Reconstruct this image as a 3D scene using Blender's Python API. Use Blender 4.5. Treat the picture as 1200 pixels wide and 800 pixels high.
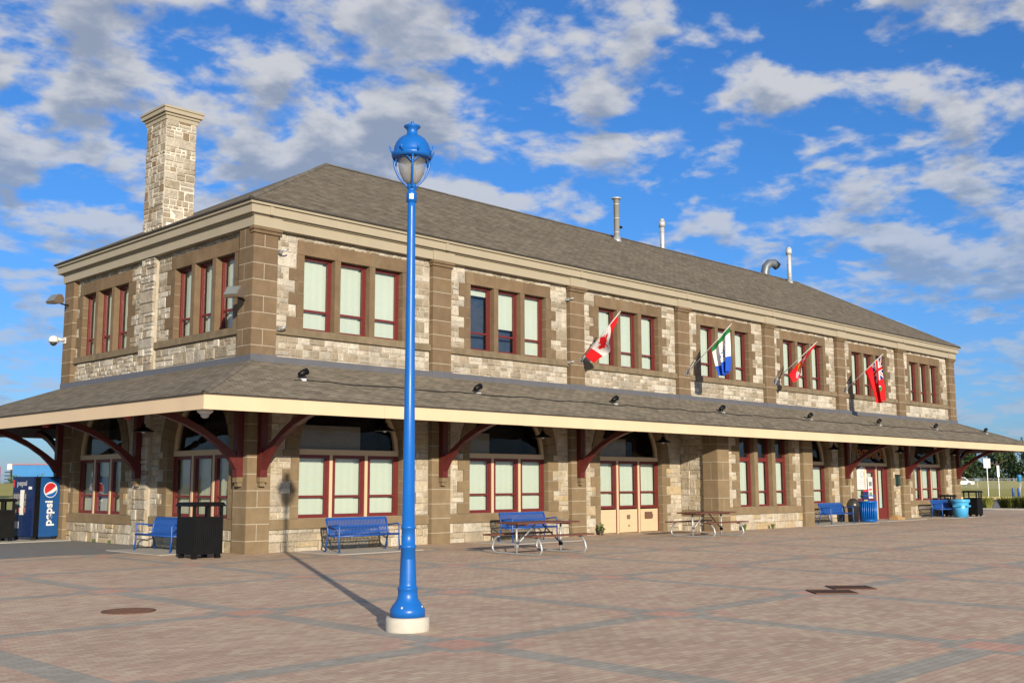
import bpy, bmesh, math, random
from mathutils import Vector, Matrix
R = math.radians
for o in list(bpy.data.objects): bpy.data.objects.remove(o)
SC = bpy.context.scene
COL = SC.collection

# ------------------------------------------------------------------ camera
CAMP = Vector((-14.0477, -22.8385, 1.65)); YAW, PIT, ROLL = 0.7912, 0.1310, -0.0027
fw = Vector((math.sin(YAW)*math.cos(PIT), math.cos(YAW)*math.cos(PIT), math.sin(PIT)))
rt = Vector((math.cos(YAW), -math.sin(YAW), 0)); up = rt.cross(fw)
r2 = rt*math.cos(ROLL)+up*math.sin(ROLL); u2 = up*math.cos(ROLL)-rt*math.sin(ROLL)
cd = bpy.data.cameras.new('camera'); cam = bpy.data.objects.new('camera', cd); COL.objects.link(cam)
cam.matrix_world = Matrix(((r2.x, u2.x, -fw.x, CAMP.x), (r2.y, u2.y, -fw.y, CAMP.y), (r2.z, u2.z, -fw.z, CAMP.z), (0, 0, 0, 1)))
cd.sensor_fit = 'HORIZONTAL'; cd.sensor_width = 36; cd.lens = 37.895; cd.clip_start = .1; cd.clip_end = 6000
SC.camera = cam
SC.view_settings.view_transform = 'Standard'; SC.view_settings.look = 'None'
SC.view_settings.gamma = 1; SC.view_settings.use_curve_mapping = False
SC.view_settings.exposure = 0.5

# ------------------------------------------------------------------ node helper
class NG:
    def __init__(s, tree): s.t = tree; s.n = tree.nodes; s.l = tree.links
    def node(s, typ, ins=None, **kw):
        n = s.n.new(typ)
        for k, v in kw.items(): setattr(n, k, v)
        for k, v in (ins or {}).items(): s.set(n.inputs[k], v)
        return n
    def set(s, inp, v):
        if hasattr(v, 'is_output'): s.l.new(v, inp)
        else:
            if hasattr(inp.default_value, '__len__') and hasattr(v, '__len__') and len(inp.default_value) == 4 and len(v) == 3: v = (*v, 1)
            inp.default_value = v
    def m(s, op, a, b=None, c=None, clamp=False):
        n = s.n.new('ShaderNodeMath'); n.operation = op; n.use_clamp = clamp
        for i, v in enumerate((a, b, c)):
            if v is not None: s.set(n.inputs[i], v)
        return n.outputs[0]
    def vm(s, op, a, b=None):
        n = s.n.new('ShaderNodeVectorMath'); n.operation = op
        s.set(n.inputs[0], a)
        if b is not None:
            if op == 'SCALE': s.set(n.inputs[3], b)
            else: s.set(n.inputs[1], b)
        return n.outputs[0]
    def mix(s, f, a, b, mode='MIX'):
        n = s.n.new('ShaderNodeMix'); n.data_type = 'RGBA'; n.blend_type = mode
        s.set(n.inputs[0], f); s.set(n.inputs[6], a); s.set(n.inputs[7], b); return n.outputs[2]
    def noise(s, vec, scale, detail=4, rough=.55, dist=0, out=0):
        n = s.n.new('ShaderNodeTexNoise'); 
        if vec is not None: s.set(n.inputs['Vector'], vec)
        n.inputs['Scale'].default_value = scale; n.inputs['Detail'].default_value = detail
        n.inputs['Roughness'].default_value = rough; n.inputs['Distortion'].default_value = dist
        return n.outputs[out]
    def ramp(s, f, pts, mode='LINEAR'):
        n = s.n.new('ShaderNodeValToRGB'); s.set(n.inputs[0], f); e = n.color_ramp; e.interpolation = mode
        while len(e.elements) < len(pts): e.elements.new(.5)
        for el, (p, c) in zip(e.elements, pts): el.position = p; el.color = (*c, 1) if hasattr(c, '__len__') else (c, c, c, 1)
        return n.outputs[0]
    def sstep(s, x, a, b):
        n = s.n.new('ShaderNodeMapRange'); n.interpolation_type = 'SMOOTHSTEP'
        s.set(n.inputs[0], x); n.inputs[1].default_value = a; n.inputs[2].default_value = b; return n.outputs[0]
    def bump(s, h, strength=.3, dist=.02):
        n = s.n.new('ShaderNodeBump'); s.set(n.inputs['Height'], h); n.inputs['Strength'].default_value = strength; n.inputs['Distance'].default_value = dist
        return n.outputs[0]

# ------------------------------------------------------------------ world and sun
SUNAZ = Vector((-0.475, -0.880)); SUNEL = 15.0
W = bpy.data.worlds.new('World'); SC.world = W; W.use_nodes = True
g = NG(W.node_tree); g.n.clear()
sky = g.node('ShaderNodeTexSky', sky_type='NISHITA', sun_disc=False, sun_elevation=R(SUNEL), sun_rotation=math.atan2(SUNAZ.x, SUNAZ.y), air_density=1.0, dust_density=.6, ozone_density=2.5)
tc = g.node('ShaderNodeTexCoord').outputs['Generated']
sx = g.node('ShaderNodeSeparateXYZ', {0: tc}); z = sx.outputs[2]
zc = g.m('ADD', g.m('MAXIMUM', z, 0.0), 0.21)
P = g.node('ShaderNodeCombineXYZ', {0: g.m('DIVIDE', sx.outputs[0], zc), 1: g.m('DIVIDE', sx.outputs[1], zc)}).outputs[0]
OFF = (41.1, -17.2, 0)
def dens(vec):
    w = g.vm('ADD', vec, g.vm('SCALE', g.noise(vec, 3.2, 2, .5, out=1), .09))
    a = g.noise(w, 6.6, 8, .52); b = g.noise(vec, 1.25, 2, .5); c = g.noise(w, 17.0, 5, .55)
    return g.m('ADD', g.m('ADD', g.m('MULTIPLY', a, .78), g.m('MULTIPLY', b, .40)), g.m('MULTIPLY', c, .26))
P0 = P
P = g.vm('ADD', P0, OFF)
d0 = dens(P)
d1 = dens(g.vm('ADD', g.vm('SCALE', P0, .955), OFF))
alpha = g.sstep(d0, .648, .785)
thick = g.sstep(d1, .66, .86)
ccol = g.mix(thick, (.90, .91, .94), (.42, .49, .63))
low = g.sstep(z, .34, .02)
ccol = g.mix(g.m('MULTIPLY', low, .55), ccol, (.33, .54, .86))
alpha = g.m('MULTIPLY', alpha, g.m('SUBTRACT', .92, g.m('MULTIPLY', low, .30)))
hor = g.sstep(z, .30, 0.0)
tint = g.mix(hor, (.44, .96, 1.62), (.58, .90, 1.55))
skyc = g.mix(1.0, sky.outputs[0], tint, 'MULTIPLY')
bg1 = g.node('ShaderNodeBackground', {0: skyc, 1: .068}); bg2 = g.node('ShaderNodeBackground', {0: ccol, 1: .50})
mx = g.node('ShaderNodeMixShader', {0: alpha, 1: bg1.outputs[0], 2: bg2.outputs[0]})
g.l.new(mx.outputs[0], g.node('ShaderNodeOutputWorld').inputs[0])
sd = bpy.data.lights.new('sun', 'SUN'); sd.energy = 5.0; sd.angle = R(.55); sd.color = (1, .88, .70)
so = bpy.data.objects.new('sun', sd); COL.objects.link(so)
sv = Vector((SUNAZ.x*math.cos(R(SUNEL)), SUNAZ.y*math.cos(R(SUNEL)), math.sin(R(SUNEL))))
so.rotation_euler = (-sv).to_track_quat('-Z', 'Y').to_euler()

# ------------------------------------------------------------------ materials
MATS = {}
ALB = .74
def mat(name, col, rough=.6, metal=0, var=.12, vscale=6, bump=0, bscale=40, bdist=.01, island=0, coat=0, stain=None, spec=.5):
    if name in MATS: return MATS[name]
    M = bpy.data.materials.new(name); M.use_nodes = True; g = NG(M.node_tree); b = g.n['Principled BSDF']
    oc = g.node('ShaderNodeTexCoord').outputs['Object']
    n = g.noise(oc, vscale, 6, .6)
    f = g.m('ADD', g.m('MULTIPLY', g.m('SUBTRACT', n, .5), 2*var*1.6), 1)
    if island:
        ri = g.node('ShaderNodeNewGeometry').outputs['Random Per Island']
        f = g.m('MULTIPLY', f, g.m('ADD', g.m('MULTIPLY', ri, 2*island), 1-island))
    c = g.vm('SCALE', g.node('ShaderNodeRGB').outputs[0], f); c.node.inputs[0].links[0].from_node.outputs[0].default_value = (*[q*ALB for q in col], 1)
    if stain:
        sn = g.noise(g.vm('MULTIPLY', oc, (1, 1, .25)), stain[1], 5, .65)
        c = g.mix(g.m('MULTIPLY', g.sstep(sn, .52, .72), stain[2]), c, stain[0])
    g.set(b.inputs['Base Color'], c); b.inputs['Roughness'].default_value = rough; b.inputs['Metallic'].default_value = metal
    b.inputs['Specular IOR Level'].default_value = spec
    if coat: b.inputs['Coat Weight'].default_value = coat
    rv = g.m('ADD', g.m('MULTIPLY', g.m('SUBTRACT', n, .5), .3), rough, clamp=True); g.set(b.inputs['Roughness'], rv)
    if bump: g.set(b.inputs['Normal'], g.bump(g.noise(oc, bscale, 8, .65), bump, bdist))
    MATS[name] = M; return M

def stone_mat(name, pts, dirt=.5):
    M = bpy.data.materials.new(name); M.use_nodes = True; g = NG(M.node_tree); b = g.n['Principled BSDF']
    oc = g.node('ShaderNodeTexCoord').outputs['Object']; ri = g.node('ShaderNodeNewGeometry').outputs['Random Per Island']
    c = g.vm('SCALE', g.ramp(ri, pts), ALB)
    n1 = g.noise(oc, 5, 8, .68); n2 = g.noise(oc, 22, 6, .7); n3 = g.noise(oc, 1.1, 3, .5)
    f = g.m('ADD', g.m('MULTIPLY', n1, 1.0), g.m('MULTIPLY', n2, 1.0)); f = g.m('SUBTRACT', f, .06)
    c = g.vm('SCALE', c, f)
    pit = g.sstep(g.m('ADD', n2, g.m('MULTIPLY', n1, .5)), .62, .50)
    c = g.mix(g.m('MULTIPLY', pit, dirt), c, (.17, .135, .10))
    c = g.mix(g.m('MULTIPLY', g.sstep(n3, .48, .72), .42), c, (.22, .19, .145))
    g.set(b.inputs['Base Color'], c); b.inputs['Roughness'].default_value = .9; b.inputs['Specular IOR Level'].default_value = .2
    h = g.m('ADD', g.m('MULTIPLY', n1, 1.0), g.m('MULTIPLY', n2, .5))
    g.set(b.inputs['Normal'], g.bump(h, 1.0, .06)); MATS[name] = M; return M

CREAM = (.655, .595, .495); TAN = (.42, .345, .255); GREY = (.45, .41, .35); YEL = (.55, .42, .24); BRN = (.33, .235, .145)
M_UP = stone_mat('upper_rubble', [(0, (.36, .31, .235)), (.16, TAN), (.32, (.50, .43, .33)), (.5, GREY), (.62, CREAM), (.85, (.70, .64, .545)), (.94, (.60, .53, .42)), (1, (.34, .275, .20))], .8)
M_LOW = stone_mat('lower_rubble', [(0, (.47, .395, .29)), (.25, (.56, .475, .35)), (.45, CREAM), (.66, YEL), (.8, (.70, .64, .53)), (1, (.44, .365, .27))], .45)
M_CHIM = stone_mat('chimney_rubble', [(0, (.42, .35, .26)), (.25, (.47, .41, .32)), (.5, (.62, .56, .46)), (.8, (.55, .49, .40)), (.9, BRN), (1, BRN)], .6)
M_MORT = mat('mortar', (.50, .44, .35), .95, var=.15, vscale=8, bump=.4, bscale=60, spec=.1)
M_BROWN = mat('brown_sandstone', (.195, .136, .083), .92, var=.22, vscale=3.5, bump=.55, bscale=30, bdist=.015, island=.11, stain=((.22, .19, .13), 2.2, .35), spec=.15)
M_BAND = mat('weathered_sandstone', (.21, .165, .108), .92, var=.3, vscale=4, bump=.5, bscale=30, bdist=.015, island=.1, stain=((.085, .075, .05), 3.0, .55), spec=.15)
M_PILO = mat('lower_sandstone', (.235, .172, .102), .92, var=.2, vscale=3, bump=.4, bscale=25, bdist=.012, island=.08, stain=((.27, .22, .15), 2.0, .35), spec=.15)
M_CORN = mat('beige_cornice_paint', (.42, .365, .265), .55, var=.06, vscale=2)
M_FASC = mat('cream_fascia_paint', (.76, .585, .385), .5, var=.06, vscale=1.2, stain=((.50, .385, .26), 1.6, .3))
M_CREAMP = mat('cream_door_paint', (.68, .52, .33), .5, var=.05, vscale=3)
M_RED = mat('dark_red_paint', (.16, .021, .019), .45, var=.12, vscale=7)
M_BRKT = mat('maroon_timber', (.11, .013, .011), .5, var=.15, vscale=6)
M_SOFF = mat('soffit_boards', (.075, .05, .034), .7, var=.2, vscale=5)
M_BLIND = mat('pale_blind', (.62, .67, .58), .8, var=.05, vscale=.55)
M_BLIND2 = mat('curtain_or_dark_room', (.55, .55, .45), .85, var=.05, vscale=3)
M_GREYB = mat('grey_board', (.42, .40, .36), .8)
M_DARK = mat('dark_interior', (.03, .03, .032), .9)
M_NAVY = mat('navy_room_dark', (.025, .042, .085), .8, var=.3, vscale=5)
M_FLASH = mat('grey_flashing', (.17, .17, .19), .45, metal=.3, var=.12, vscale=3)
M_BLUE = mat('bright_blue_paint', (.006, .135, .52), .36, var=.07, vscale=5, spec=.4)
M_BENCH = mat('bench_blue_coating', (.014, .085, .36), .38, var=.08, vscale=8)
M_CONC = mat('pale_concrete', (.60, .56, .48), .9, var=.14, vscale=9, bump=.35, bscale=60)
M_PAD = mat('pad_concrete', (.50, .47, .41), .9, var=.15, vscale=4, bump=.2, bscale=60)
M_GALV = mat('galvanised_steel', (.52, .54, .55), .45, metal=.45, var=.12, vscale=9)
M_STEEL = mat('bright_flue_steel', (.66, .67, .68), .45, metal=.35, var=.08, vscale=3)
M_WOODR = mat('red_brown_plank', (.145, .055, .036), .55, var=.25, vscale=9)
M_BLACK = mat('black_metal', (.005, .005, .005), .5, var=.2, spec=.25)
M_BLACKP = mat('black_plastic', (.02, .02, .021), .5, var=.2)
M_WHITE = mat('white_enamel', (.78, .78, .77), .4, var=.03)
M_BRONZE = mat('bronze_enamel', (.17, .125, .09), .5, var=.1)
M_RUST = mat('rusty_iron', (.16, .075, .045), .8, var=.35, vscale=25, bump=.5, bscale=90)
M_RAILRED = mat('bright_red_enamel', (.55, .04, .03), .35, var=.1)
M_LBLUE = mat('light_blue_plastic', (.07, .42, .78), .4, var=.05)
M_CABLE = mat('black_cable', (.015, .014, .013), .6)
M_SHED = mat('blue_sheet_metal', (.045, .24, .56), .5, var=.08, vscale=.6)
M_KYEL = mat('faded_yellow_paint', (.62, .50, .26), .8, var=.15)
M_TIMB = mat('pale_timber', (.45, .27, .12), .7, var=.2)

def emis_free_glass(name, tint=(.92, .96, .95), base=.085, rough=.0):
    M = bpy.data.materials.new(name); M.use_nodes = True; g = NG(M.node_tree); g.n.clear()
    fc = g.node('ShaderNodeLayerWeight', {0: .5}).outputs['Facing']; fr = g.m('MULTIPLY', g.m('POWER', fc, 4.0), .8)
    oc = g.node('ShaderNodeTexCoord').outputs['Object']
    nb = g.bump(g.noise(oc, 1.1, 2), .22, .05)
    gl = g.node('ShaderNodeBsdfGlossy', {'Color': (.95, .97, 1), 'Roughness': rough + .01, 'Normal': nb}); tr = g.node('ShaderNodeBsdfTransparent', {'Color': tint})
    mx = g.node('ShaderNodeMixShader', {0: g.m('ADD', g.m('MULTIPLY', fr, 1.0), base, clamp=True), 1: tr.outputs[0], 2: gl.outputs[0]})
    g.l.new(mx.outputs[0], g.node('ShaderNodeOutputMaterial').inputs[0]); MATS[name] = M; return M
M_GLASS = emis_free_glass('window_glass')
M_GLASSD = emis_free_glass('fanlight_glass', (.72, .72, .70), .02)

def globe_mat():
    M = bpy.data.materials.new('lantern_glass'); M.use_nodes = True; g = NG(M.node_tree); b = g.n['Principled BSDF']
    b.inputs['Base Color'].default_value = (.26, .26, .255, 1); b.inputs['Roughness'].default_value = .10
    oc = g.node('ShaderNodeTexCoord').outputs['Object']; zz = g.node('ShaderNodeSeparateXYZ', {0: oc}).outputs[2]
    a = g.m('ADD', g.m('MULTIPLY', g.sstep(zz, 5.47, 5.38), .45), g.m('ADD', .16, g.m('MULTIPLY', g.noise(oc, 14, 3), .2))); g.set(b.inputs['Alpha'], a); return M
M_GLOBE = globe_mat()

def shingle_mat(name, c1, c2, bw=.33, rh=.14):
    M = bpy.data.materials.new(name); M.use_nodes = True; g = NG(M.node_tree); b = g.n['Principled BSDF']
    uv = g.node('ShaderNodeUVMap').outputs[0]
    uvn = g.vm('ADD', uv, g.vm('SCALE', g.noise(uv, .8, 2, out=1), .04))
    br = g.node('ShaderNodeTexBrick', {'Vector': uvn, 'Color1': c1, 'Color2': c2, 'Mortar': (.035, .03, .025), 'Scale': 1.0, 'Mortar Size': .008, 'Mortar Smooth': .3, 'Bias': 0.0, 'Brick Width': bw, 'Row Height': rh}, offset=.5)
    br2 = g.node('ShaderNodeTexBrick', {'Vector': g.vm('ADD', uvn, (.13, 0, 0)), 'Color1': (.82,)*3, 'Color2': (1.16,)*3, 'Mortar': (.95,)*3, 'Scale': 1.0, 'Mortar Size': .0, 'Brick Width': bw*.62, 'Row Height': rh}, offset=.37, offset_frequency=3)
    c = g.mix(1, br.outputs[0], br2.outputs[0], 'MULTIPLY')
    n = g.noise(uv, .45, 4); n2 = g.noise(uv, 60, 3)
    st = g.noise(g.vm('MULTIPLY', uv, (1.6, .16, 1)), 1.0, 4, .6)
    k = g.m('ADD', .52, g.m('ADD', g.m('MULTIPLY', n, .3), g.m('ADD', g.m('MULTIPLY', n2, .35), g.m('MULTIPLY', st, .22))))
    c = g.vm('SCALE', c, k)
    g.set(b.inputs['Base Color'], c); b.inputs['Roughness'].default_value = .95; b.inputs['Specular IOR Level'].default_value = .15
    v = g.node('ShaderNodeSeparateXYZ', {0: uvn}).outputs[1]
    saw = g.m('FRACT', g.m('DIVIDE', v, rh))
    g.set(b.inputs['Normal'], g.bump(g.m('ADD', g.m('MULTIPLY', saw, -1.0), g.m('MULTIPLY', n2, .5)), .6, .012)); return M
M_SHING = shingle_mat('main_roof_shingles', (.168, .143, .108), (.115, .098, .075))
M_SHING2 = shingle_mat('canopy_shingles', (.218, .186, .14), (.148, .127, .097))

def paver_mat():
    M = bpy.data.materials.new('brick_pavers'); M.use_nodes = True; g = NG(M.node_tree); b = g.n['Principled BSDF']
    oc = g.node('ShaderNodeTexCoord').outputs['Object']; s = g.node('ShaderNodeSeparateXYZ', {0: oc}); X, Y = s.outputs[0], s.outputs[1]
    wob = g.noise(oc, .5, 2, out=1); ocw = g.vm('ADD', oc, g.vm('SCALE', wob, .03))
    def brick(off, c1, c2, mo, ms=.006):
        return g.node('ShaderNodeTexBrick', {'Vector': g.vm('ADD', ocw, off), 'Color1': c1, 'Color2': c2, 'Mortar': mo, 'Scale': 1.0, 'Mortar Size': ms, 'Mortar Smooth': .4, 'Bias': 0.0, 'Brick Width': .18, 'Row Height': .09}, offset=.5).outputs[0]
    rnd = brick((0, 0, 0), (0, 0, 0), (1, 1, 1), (.5,)*3, 0)
    big = g.noise(oc, .35, 5, .62); mid = g.noise(g.vm('MULTIPLY', oc, (1, 1.6, 1)), 1.4, 4, .6)
    t = g.m('ADD', g.m('MULTIPLY', rnd, .46), g.m('ADD', g.m('MULTIPLY', mid, .50), g.m('MULTIPLY', big, .40)))
    t = g.m('SUBTRACT', t, .17)
    col = g.ramp(t, [(.10, (.39, .27, .198)), (.36, (.47, .325, .235)), (.54, (.50, .365, .262)), (.74, (.555, .43, .30)), (.95, (.595, .485, .34))])
    def line(v, o, p): return g.m('MULTIPLY', g.m('ABSOLUTE', g.m('SUBTRACT', g.m('FRACT', g.m('ADD', g.m('DIVIDE', g.m('SUBTRACT', v, o), p), .5)), .5)), p)
    dx = line(g.m('ADD', X, 400*3.65), -6.25, 3.65); dy = line(g.m('ADD', Y, 400*4.05), -2.2, 4.05)
    step = lambda v, a: g.m('LESS_THAN', v, a)
    band = g.m('MAXIMUM', step(dx, .175), step(dy, .175))
    mxd = g.m('MAXIMUM', dx, dy); ring = step(mxd, .43); red = step(mxd, .28)
    dia = g.m('MULTIPLY', step(g.m('ADD', dx, dy), 1.12), .35)
    cg = g.mix(rnd, (.315, .285, .235), (.385, .35, .29)); cr = g.mix(rnd, (.50, .285, .21), (.56, .33, .24))
    col = g.mix(dia, col, cr); col = g.mix(g.m('MAXIMUM', band, ring), col, cg); col = g.mix(red, col, cr)
    joint = brick((0, 0, 0), (1, 1, 1), (1, 1, 1), (0, 0, 0), .006)
    col = g.mix(g.m('MULTIPLY', g.m('SUBTRACT', 1, joint), .55), col, (.20, .17, .13))
    dirt = g.noise(oc, .9, 8, .7); d2 = g.sstep(g.noise(oc, .22, 6, .65), .5, .75); col = g.vm('SCALE', col, g.m('SUBTRACT', g.m('ADD', .74, g.m('MULTIPLY', dirt, .54)), g.m('MULTIPLY', d2, .12)))
    sp = g.sstep(g.noise(oc, 16, 2, .5), .74, .78); col = g.mix(g.m('MULTIPLY', sp, .5), col, (.55, .5, .42))
    g.set(b.inputs['Base Color'], col); b.inputs['Roughness'].default_value = .88; b.inputs['Specular IOR Level'].default_value = .25
    g.set(b.inputs['Normal'], g.bump(g.m('ADD', joint, g.m('MULTIPLY', g.noise(oc, 45, 4), .5)), .35, .006)); return M
M_PAVE = paver_mat()
M_ASPH = mat('asphalt', (.24, .235, .225), .9, var=.25, vscale=3, bump=.4, bscale=90)
def grass_mat(name, a, b_):
    M = bpy.data.materials.new(name); M.use_nodes = True; g = NG(M.node_tree); b = g.n['Principled BSDF']
    oc = g.node('ShaderNodeTexCoord').outputs['Object']; n = g.noise(oc, .12, 8, .7); n2 = g.noise(oc, 2.5, 5, .7)
    g.set(b.inputs['Base Color'], g.mix(g.m('ADD', g.m('MULTIPLY', n, .6), g.m('MULTIPLY', n2, .4)), a, b_)); b.inputs['Roughness'].default_value = .95
    g.set(b.inputs['Normal'], g.bump(n2, .8, .1)); return M
M_GRASS = grass_mat('dry_grass', (.21, .205, .035), (.42, .36, .085))
def leaf_mat(name, a, b_):
    M = bpy.data.materials.new(name); M.use_nodes = True; g = NG(M.node_tree); b = g.n['Principled BSDF']
    ri = g.node('ShaderNodeNewGeometry').outputs['Random Per Island']; oc = g.node('ShaderNodeTexCoord').outputs['Object']
    g.set(b.inputs['Base Color'], g.mix(g.m('ADD', g.m('MULTIPLY', ri, .6), g.m('MULTIPLY', g.noise(oc, .5, 3), .4)), a, b_))
    b.inputs['Roughness'].default_value = .6; b.inputs['Specular IOR Level'].default_value = .2; return M
M_LEAF = leaf_mat('tree_leaves', (.022, .042, .014), (.06, .092, .028)); M_LEAF2 = leaf_mat('bush_leaves', (.05, .085, .025), (.13, .17, .06))
M_ORN = leaf_mat('ornamental_grass_blades', (.13, .16, .03), (.30, .29, .07)); M_BARK = mat('bark', (.09, .07, .05), .9, var=.3)

def vcol_mat(name, rough=.7, two=False):
    M = bpy.data.materials.new(name); M.use_nodes = True; g = NG(M.node_tree); b = g.n['Principled BSDF']
    a = g.node('ShaderNodeVertexColor', layer_name='Col').outputs[0]; oc = g.node('ShaderNodeTexCoord').outputs['Object']
    g.set(b.inputs['Base Color'], g.vm('SCALE', a, g.m('ADD', .9, g.m('MULTIPLY', g.noise(oc, 30, 3), .2)))); b.inputs['Roughness'].default_value = rough
    b.inputs['Specular IOR Level'].default_value = .2
    if two:
        tr = g.node('ShaderNodeBsdfTranslucent'); g.l.new(a, tr.inputs[0]); mx = g.node('ShaderNodeMixShader', {0: .25, 1: b.outputs[0], 2: tr.outputs[0]})
        g.l.new(mx.outputs[0], g.n['Material Output'].inputs[0])
    return M
M_FLAG = vcol_mat('flag_cloth', .8, True); M_PRINT = vcol_mat('printed_panel', .4)

# ------------------------------------------------------------------ mesh helper
class MB:
    def __init__(s, tf=None): s.v = []; s.f = []; s.mi = []; s.uv = {}; s.tf = tf; s.k = 0; s.sm = set()
    def add(s, vs, fs, uv=None):
        b = len(s.v); s.v += [s.tf(*p) if s.tf else tuple(p) for p in vs]
        for i, f in enumerate(fs):
            if uv: s.uv[len(s.f)] = [uv[j] for j in f]
            s.f.append([b+j for j in f]); s.mi.append(s.k)
    def box(s, a0, a1, b0, b1, c0, c1):
        s.add([(a0, b0, c0), (a1, b0, c0), (a1, b1, c0), (a0, b1, c0), (a0, b0, c1), (a1, b0, c1), (a1, b1, c1), (a0, b1, c1)],
              [(0, 3, 2, 1), (4, 5, 6, 7), (0, 1, 5, 4), (1, 2, 6, 5), (2, 3, 7, 6), (3, 0, 4, 7)])
    def prism(s, poly, ax, a0, a1):            # poly of 2D points extruded along axis ax
        def mk(p, a): q = list(p); q.insert(ax, a); return tuple(q)
        n = len(poly); s.add([mk(p, a0) for p in poly]+[mk(p, a1) for p in poly], [tuple(range(n))[::-1], tuple(range(n, 2*n))]+[(i, (i+1) % n, n+(i+1) % n, n+i) for i in range(n)])
    def strip(s, lo, hi, ax, a0, a1):          # curved bar between two polylines
        for i in range(len(lo)-1): s.prism([lo[i], lo[i+1], hi[i+1], hi[i]], ax, a0, a1)
    def lathe(s, prof, seg=24, cx=0, cy=0):
        b = []; 
        for r, zz in prof:
            for i in range(seg): a = 2*math.pi*i/seg; b.append((cx+r*math.cos(a), cy+r*math.sin(a), zz))
        fs = [(j*seg+i, j*seg+(i+1) % seg, (j+1)*seg+(i+1) % seg, (j+1)*seg+i) for j in range(len(prof)-1) for i in range(seg)]
        s0 = len(s.f); s.add(b, fs+[tuple(range(seg))[::-1], tuple(range((len(prof)-1)*seg, len(prof)*seg))])
        s.sm |= set(range(s0, s0+len(fs)))
    def tube(s, pts, r, seg=8):
        pts = [Vector(p) for p in pts]; rings = []
        rr = r if hasattr(r, '__len__') else [r]*len(pts)
        d = (pts[1]-pts[0]).normalized(); n = d.orthogonal().normalized()
        for i, p in enumerate(pts):
            a = pts[min(i+1, len(pts)-1)]-pts[max(i-1, 0)]; a.normalize(); n = (n-a*n.dot(a)).normalized(); bb = a.cross(n)
            rings += [tuple(p+(n*math.cos(2*math.pi*j/seg)+bb*math.sin(2*math.pi*j/seg))*rr[i]) for j in range(seg)]
        fs = [(i*seg+j, i*seg+(j+1) % seg, (i+1)*seg+(j+1) % seg, (i+1)*seg+j) for i in range(len(pts)-1) for j in range(seg)]
        s0 = len(s.f); s.add(rings, fs+[tuple(range(seg))[::-1], tuple(range((len(pts)-1)*seg, len(pts)*seg))]); s.sm |= set(range(s0, s0+len(fs)))
    def ball(s, c, r, seg=12): 
        n = 8; s.lathe_at(c, [(max(r*math.sin(math.pi*i/n), .0005), -r*math.cos(math.pi*i/n)) for i in range(n+1)], seg)
    def lathe_at(s, c, prof, seg=16): s.lathe([(r, zz+c[2]) for r, zz in prof], seg, c[0], c[1])
    def stone(s, u0, u1, z0, z1, d, rng, back=.07):
        gp = .007; u0 += gp; u1 -= gp; z0 += gp; z1 -= gp
        if u1-u0 < .02 or z1-z0 < .02: return
        e = min(.022, (u1-u0)*.25, (z1-z0)*.25); d0 = d+rng.uniform(-.012, .008); p = rng.uniform(.006, .028)
        j = lambda: rng.uniform(-.006, .006)
        vs = [(u0, d-back, z0), (u1, d-back, z0), (u1, d-back, z1), (u0, d-back, z1), (u0, d0, z0), (u1, d0, z0), (u1, d0, z1), (u0, d0, z1)]
        vs += [(u0+e+j(), d0+p+j(), z0+e+j()), (u1-e+j(), d0+p+j(), z0+e+j()), (u1-e+j(), d0+p+j(), z1-e+j()), (u0+e+j(), d0+p+j(), z1-e+j())]
        s.add(vs, [(8, 9, 10, 11)]+[(i, (i+1) % 4, 4+(i+1) % 4, 4+i) for i in range(4)]+[(4+i, 4+(i+1) % 4, 8+(i+1) % 4, 8+i) for i in range(4)])
    def stones(s, u0, u1, z0, z1, d, rng, hs=(.13, .17, .21, .27, .3), asp=(.9, 2.7)):
        zz = z0
        while zz < z1-.01:
            h = rng.choice(hs); 
            if z1-zz-h < .11: h = z1-zz
            u = u0
            while u < u1-.01:
                w = max(.15, min(.75, h*rng.uniform(*asp)))
                if u1-u-w < .14: w = u1-u
                if h > .2 and rng.random() < .35:
                    q = rng.uniform(.38, .62)*h; s.stone(u, u+w, zz, zz+q, d, rng); s.stone(u, u+w, zz+q, zz+h, d, rng)
                elif w > .42 and rng.random() < .25:
                    q = rng.uniform(.35, .65)*w; s.stone(u, u+q, zz, zz+h, d, rng); s.stone(u+q, u+w, zz, zz+h, d, rng)
                else: s.stone(u, u+w, zz, zz+h, d, rng)
                u += w
            zz += h
    def block(s, u0, u1, z0, z1, d0, d1, gp=.005): s.box(u0+gp, u1-gp, d0, d1, z0+gp, z1-gp)
    def build(s, name, mats, parent=None, smooth=None, recalc=True):
        me = bpy.data.meshes.new(name); me.from_pydata(s.v, [], s.f)
        for m in (mats if isinstance(mats, (list, tuple)) else [mats]): me.materials.append(m)
        me.polygons.foreach_set('material_index', s.mi)
        if s.uv:
            ul = me.uv_layers.new(name='UVMap')
            for p in me.polygons:
                if p.index in s.uv:
                    for li, c in zip(p.loop_indices, s.uv[p.index]): ul.data[li].uv = c
        if recalc:
            bm = bmesh.new(); bm.from_mesh(me); bmesh.ops.recalc_face_normals(bm, faces=bm.faces); bm.to_mesh(me); bm.free()
        if s.sm:
            for p in me.polygons:
                if p.index in s.sm: p.use_smooth = True
        me.update(); o = bpy.data.objects.new(name, me); COL.objects.link(o)
        if parent: o.parent = parent
        return o

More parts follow.
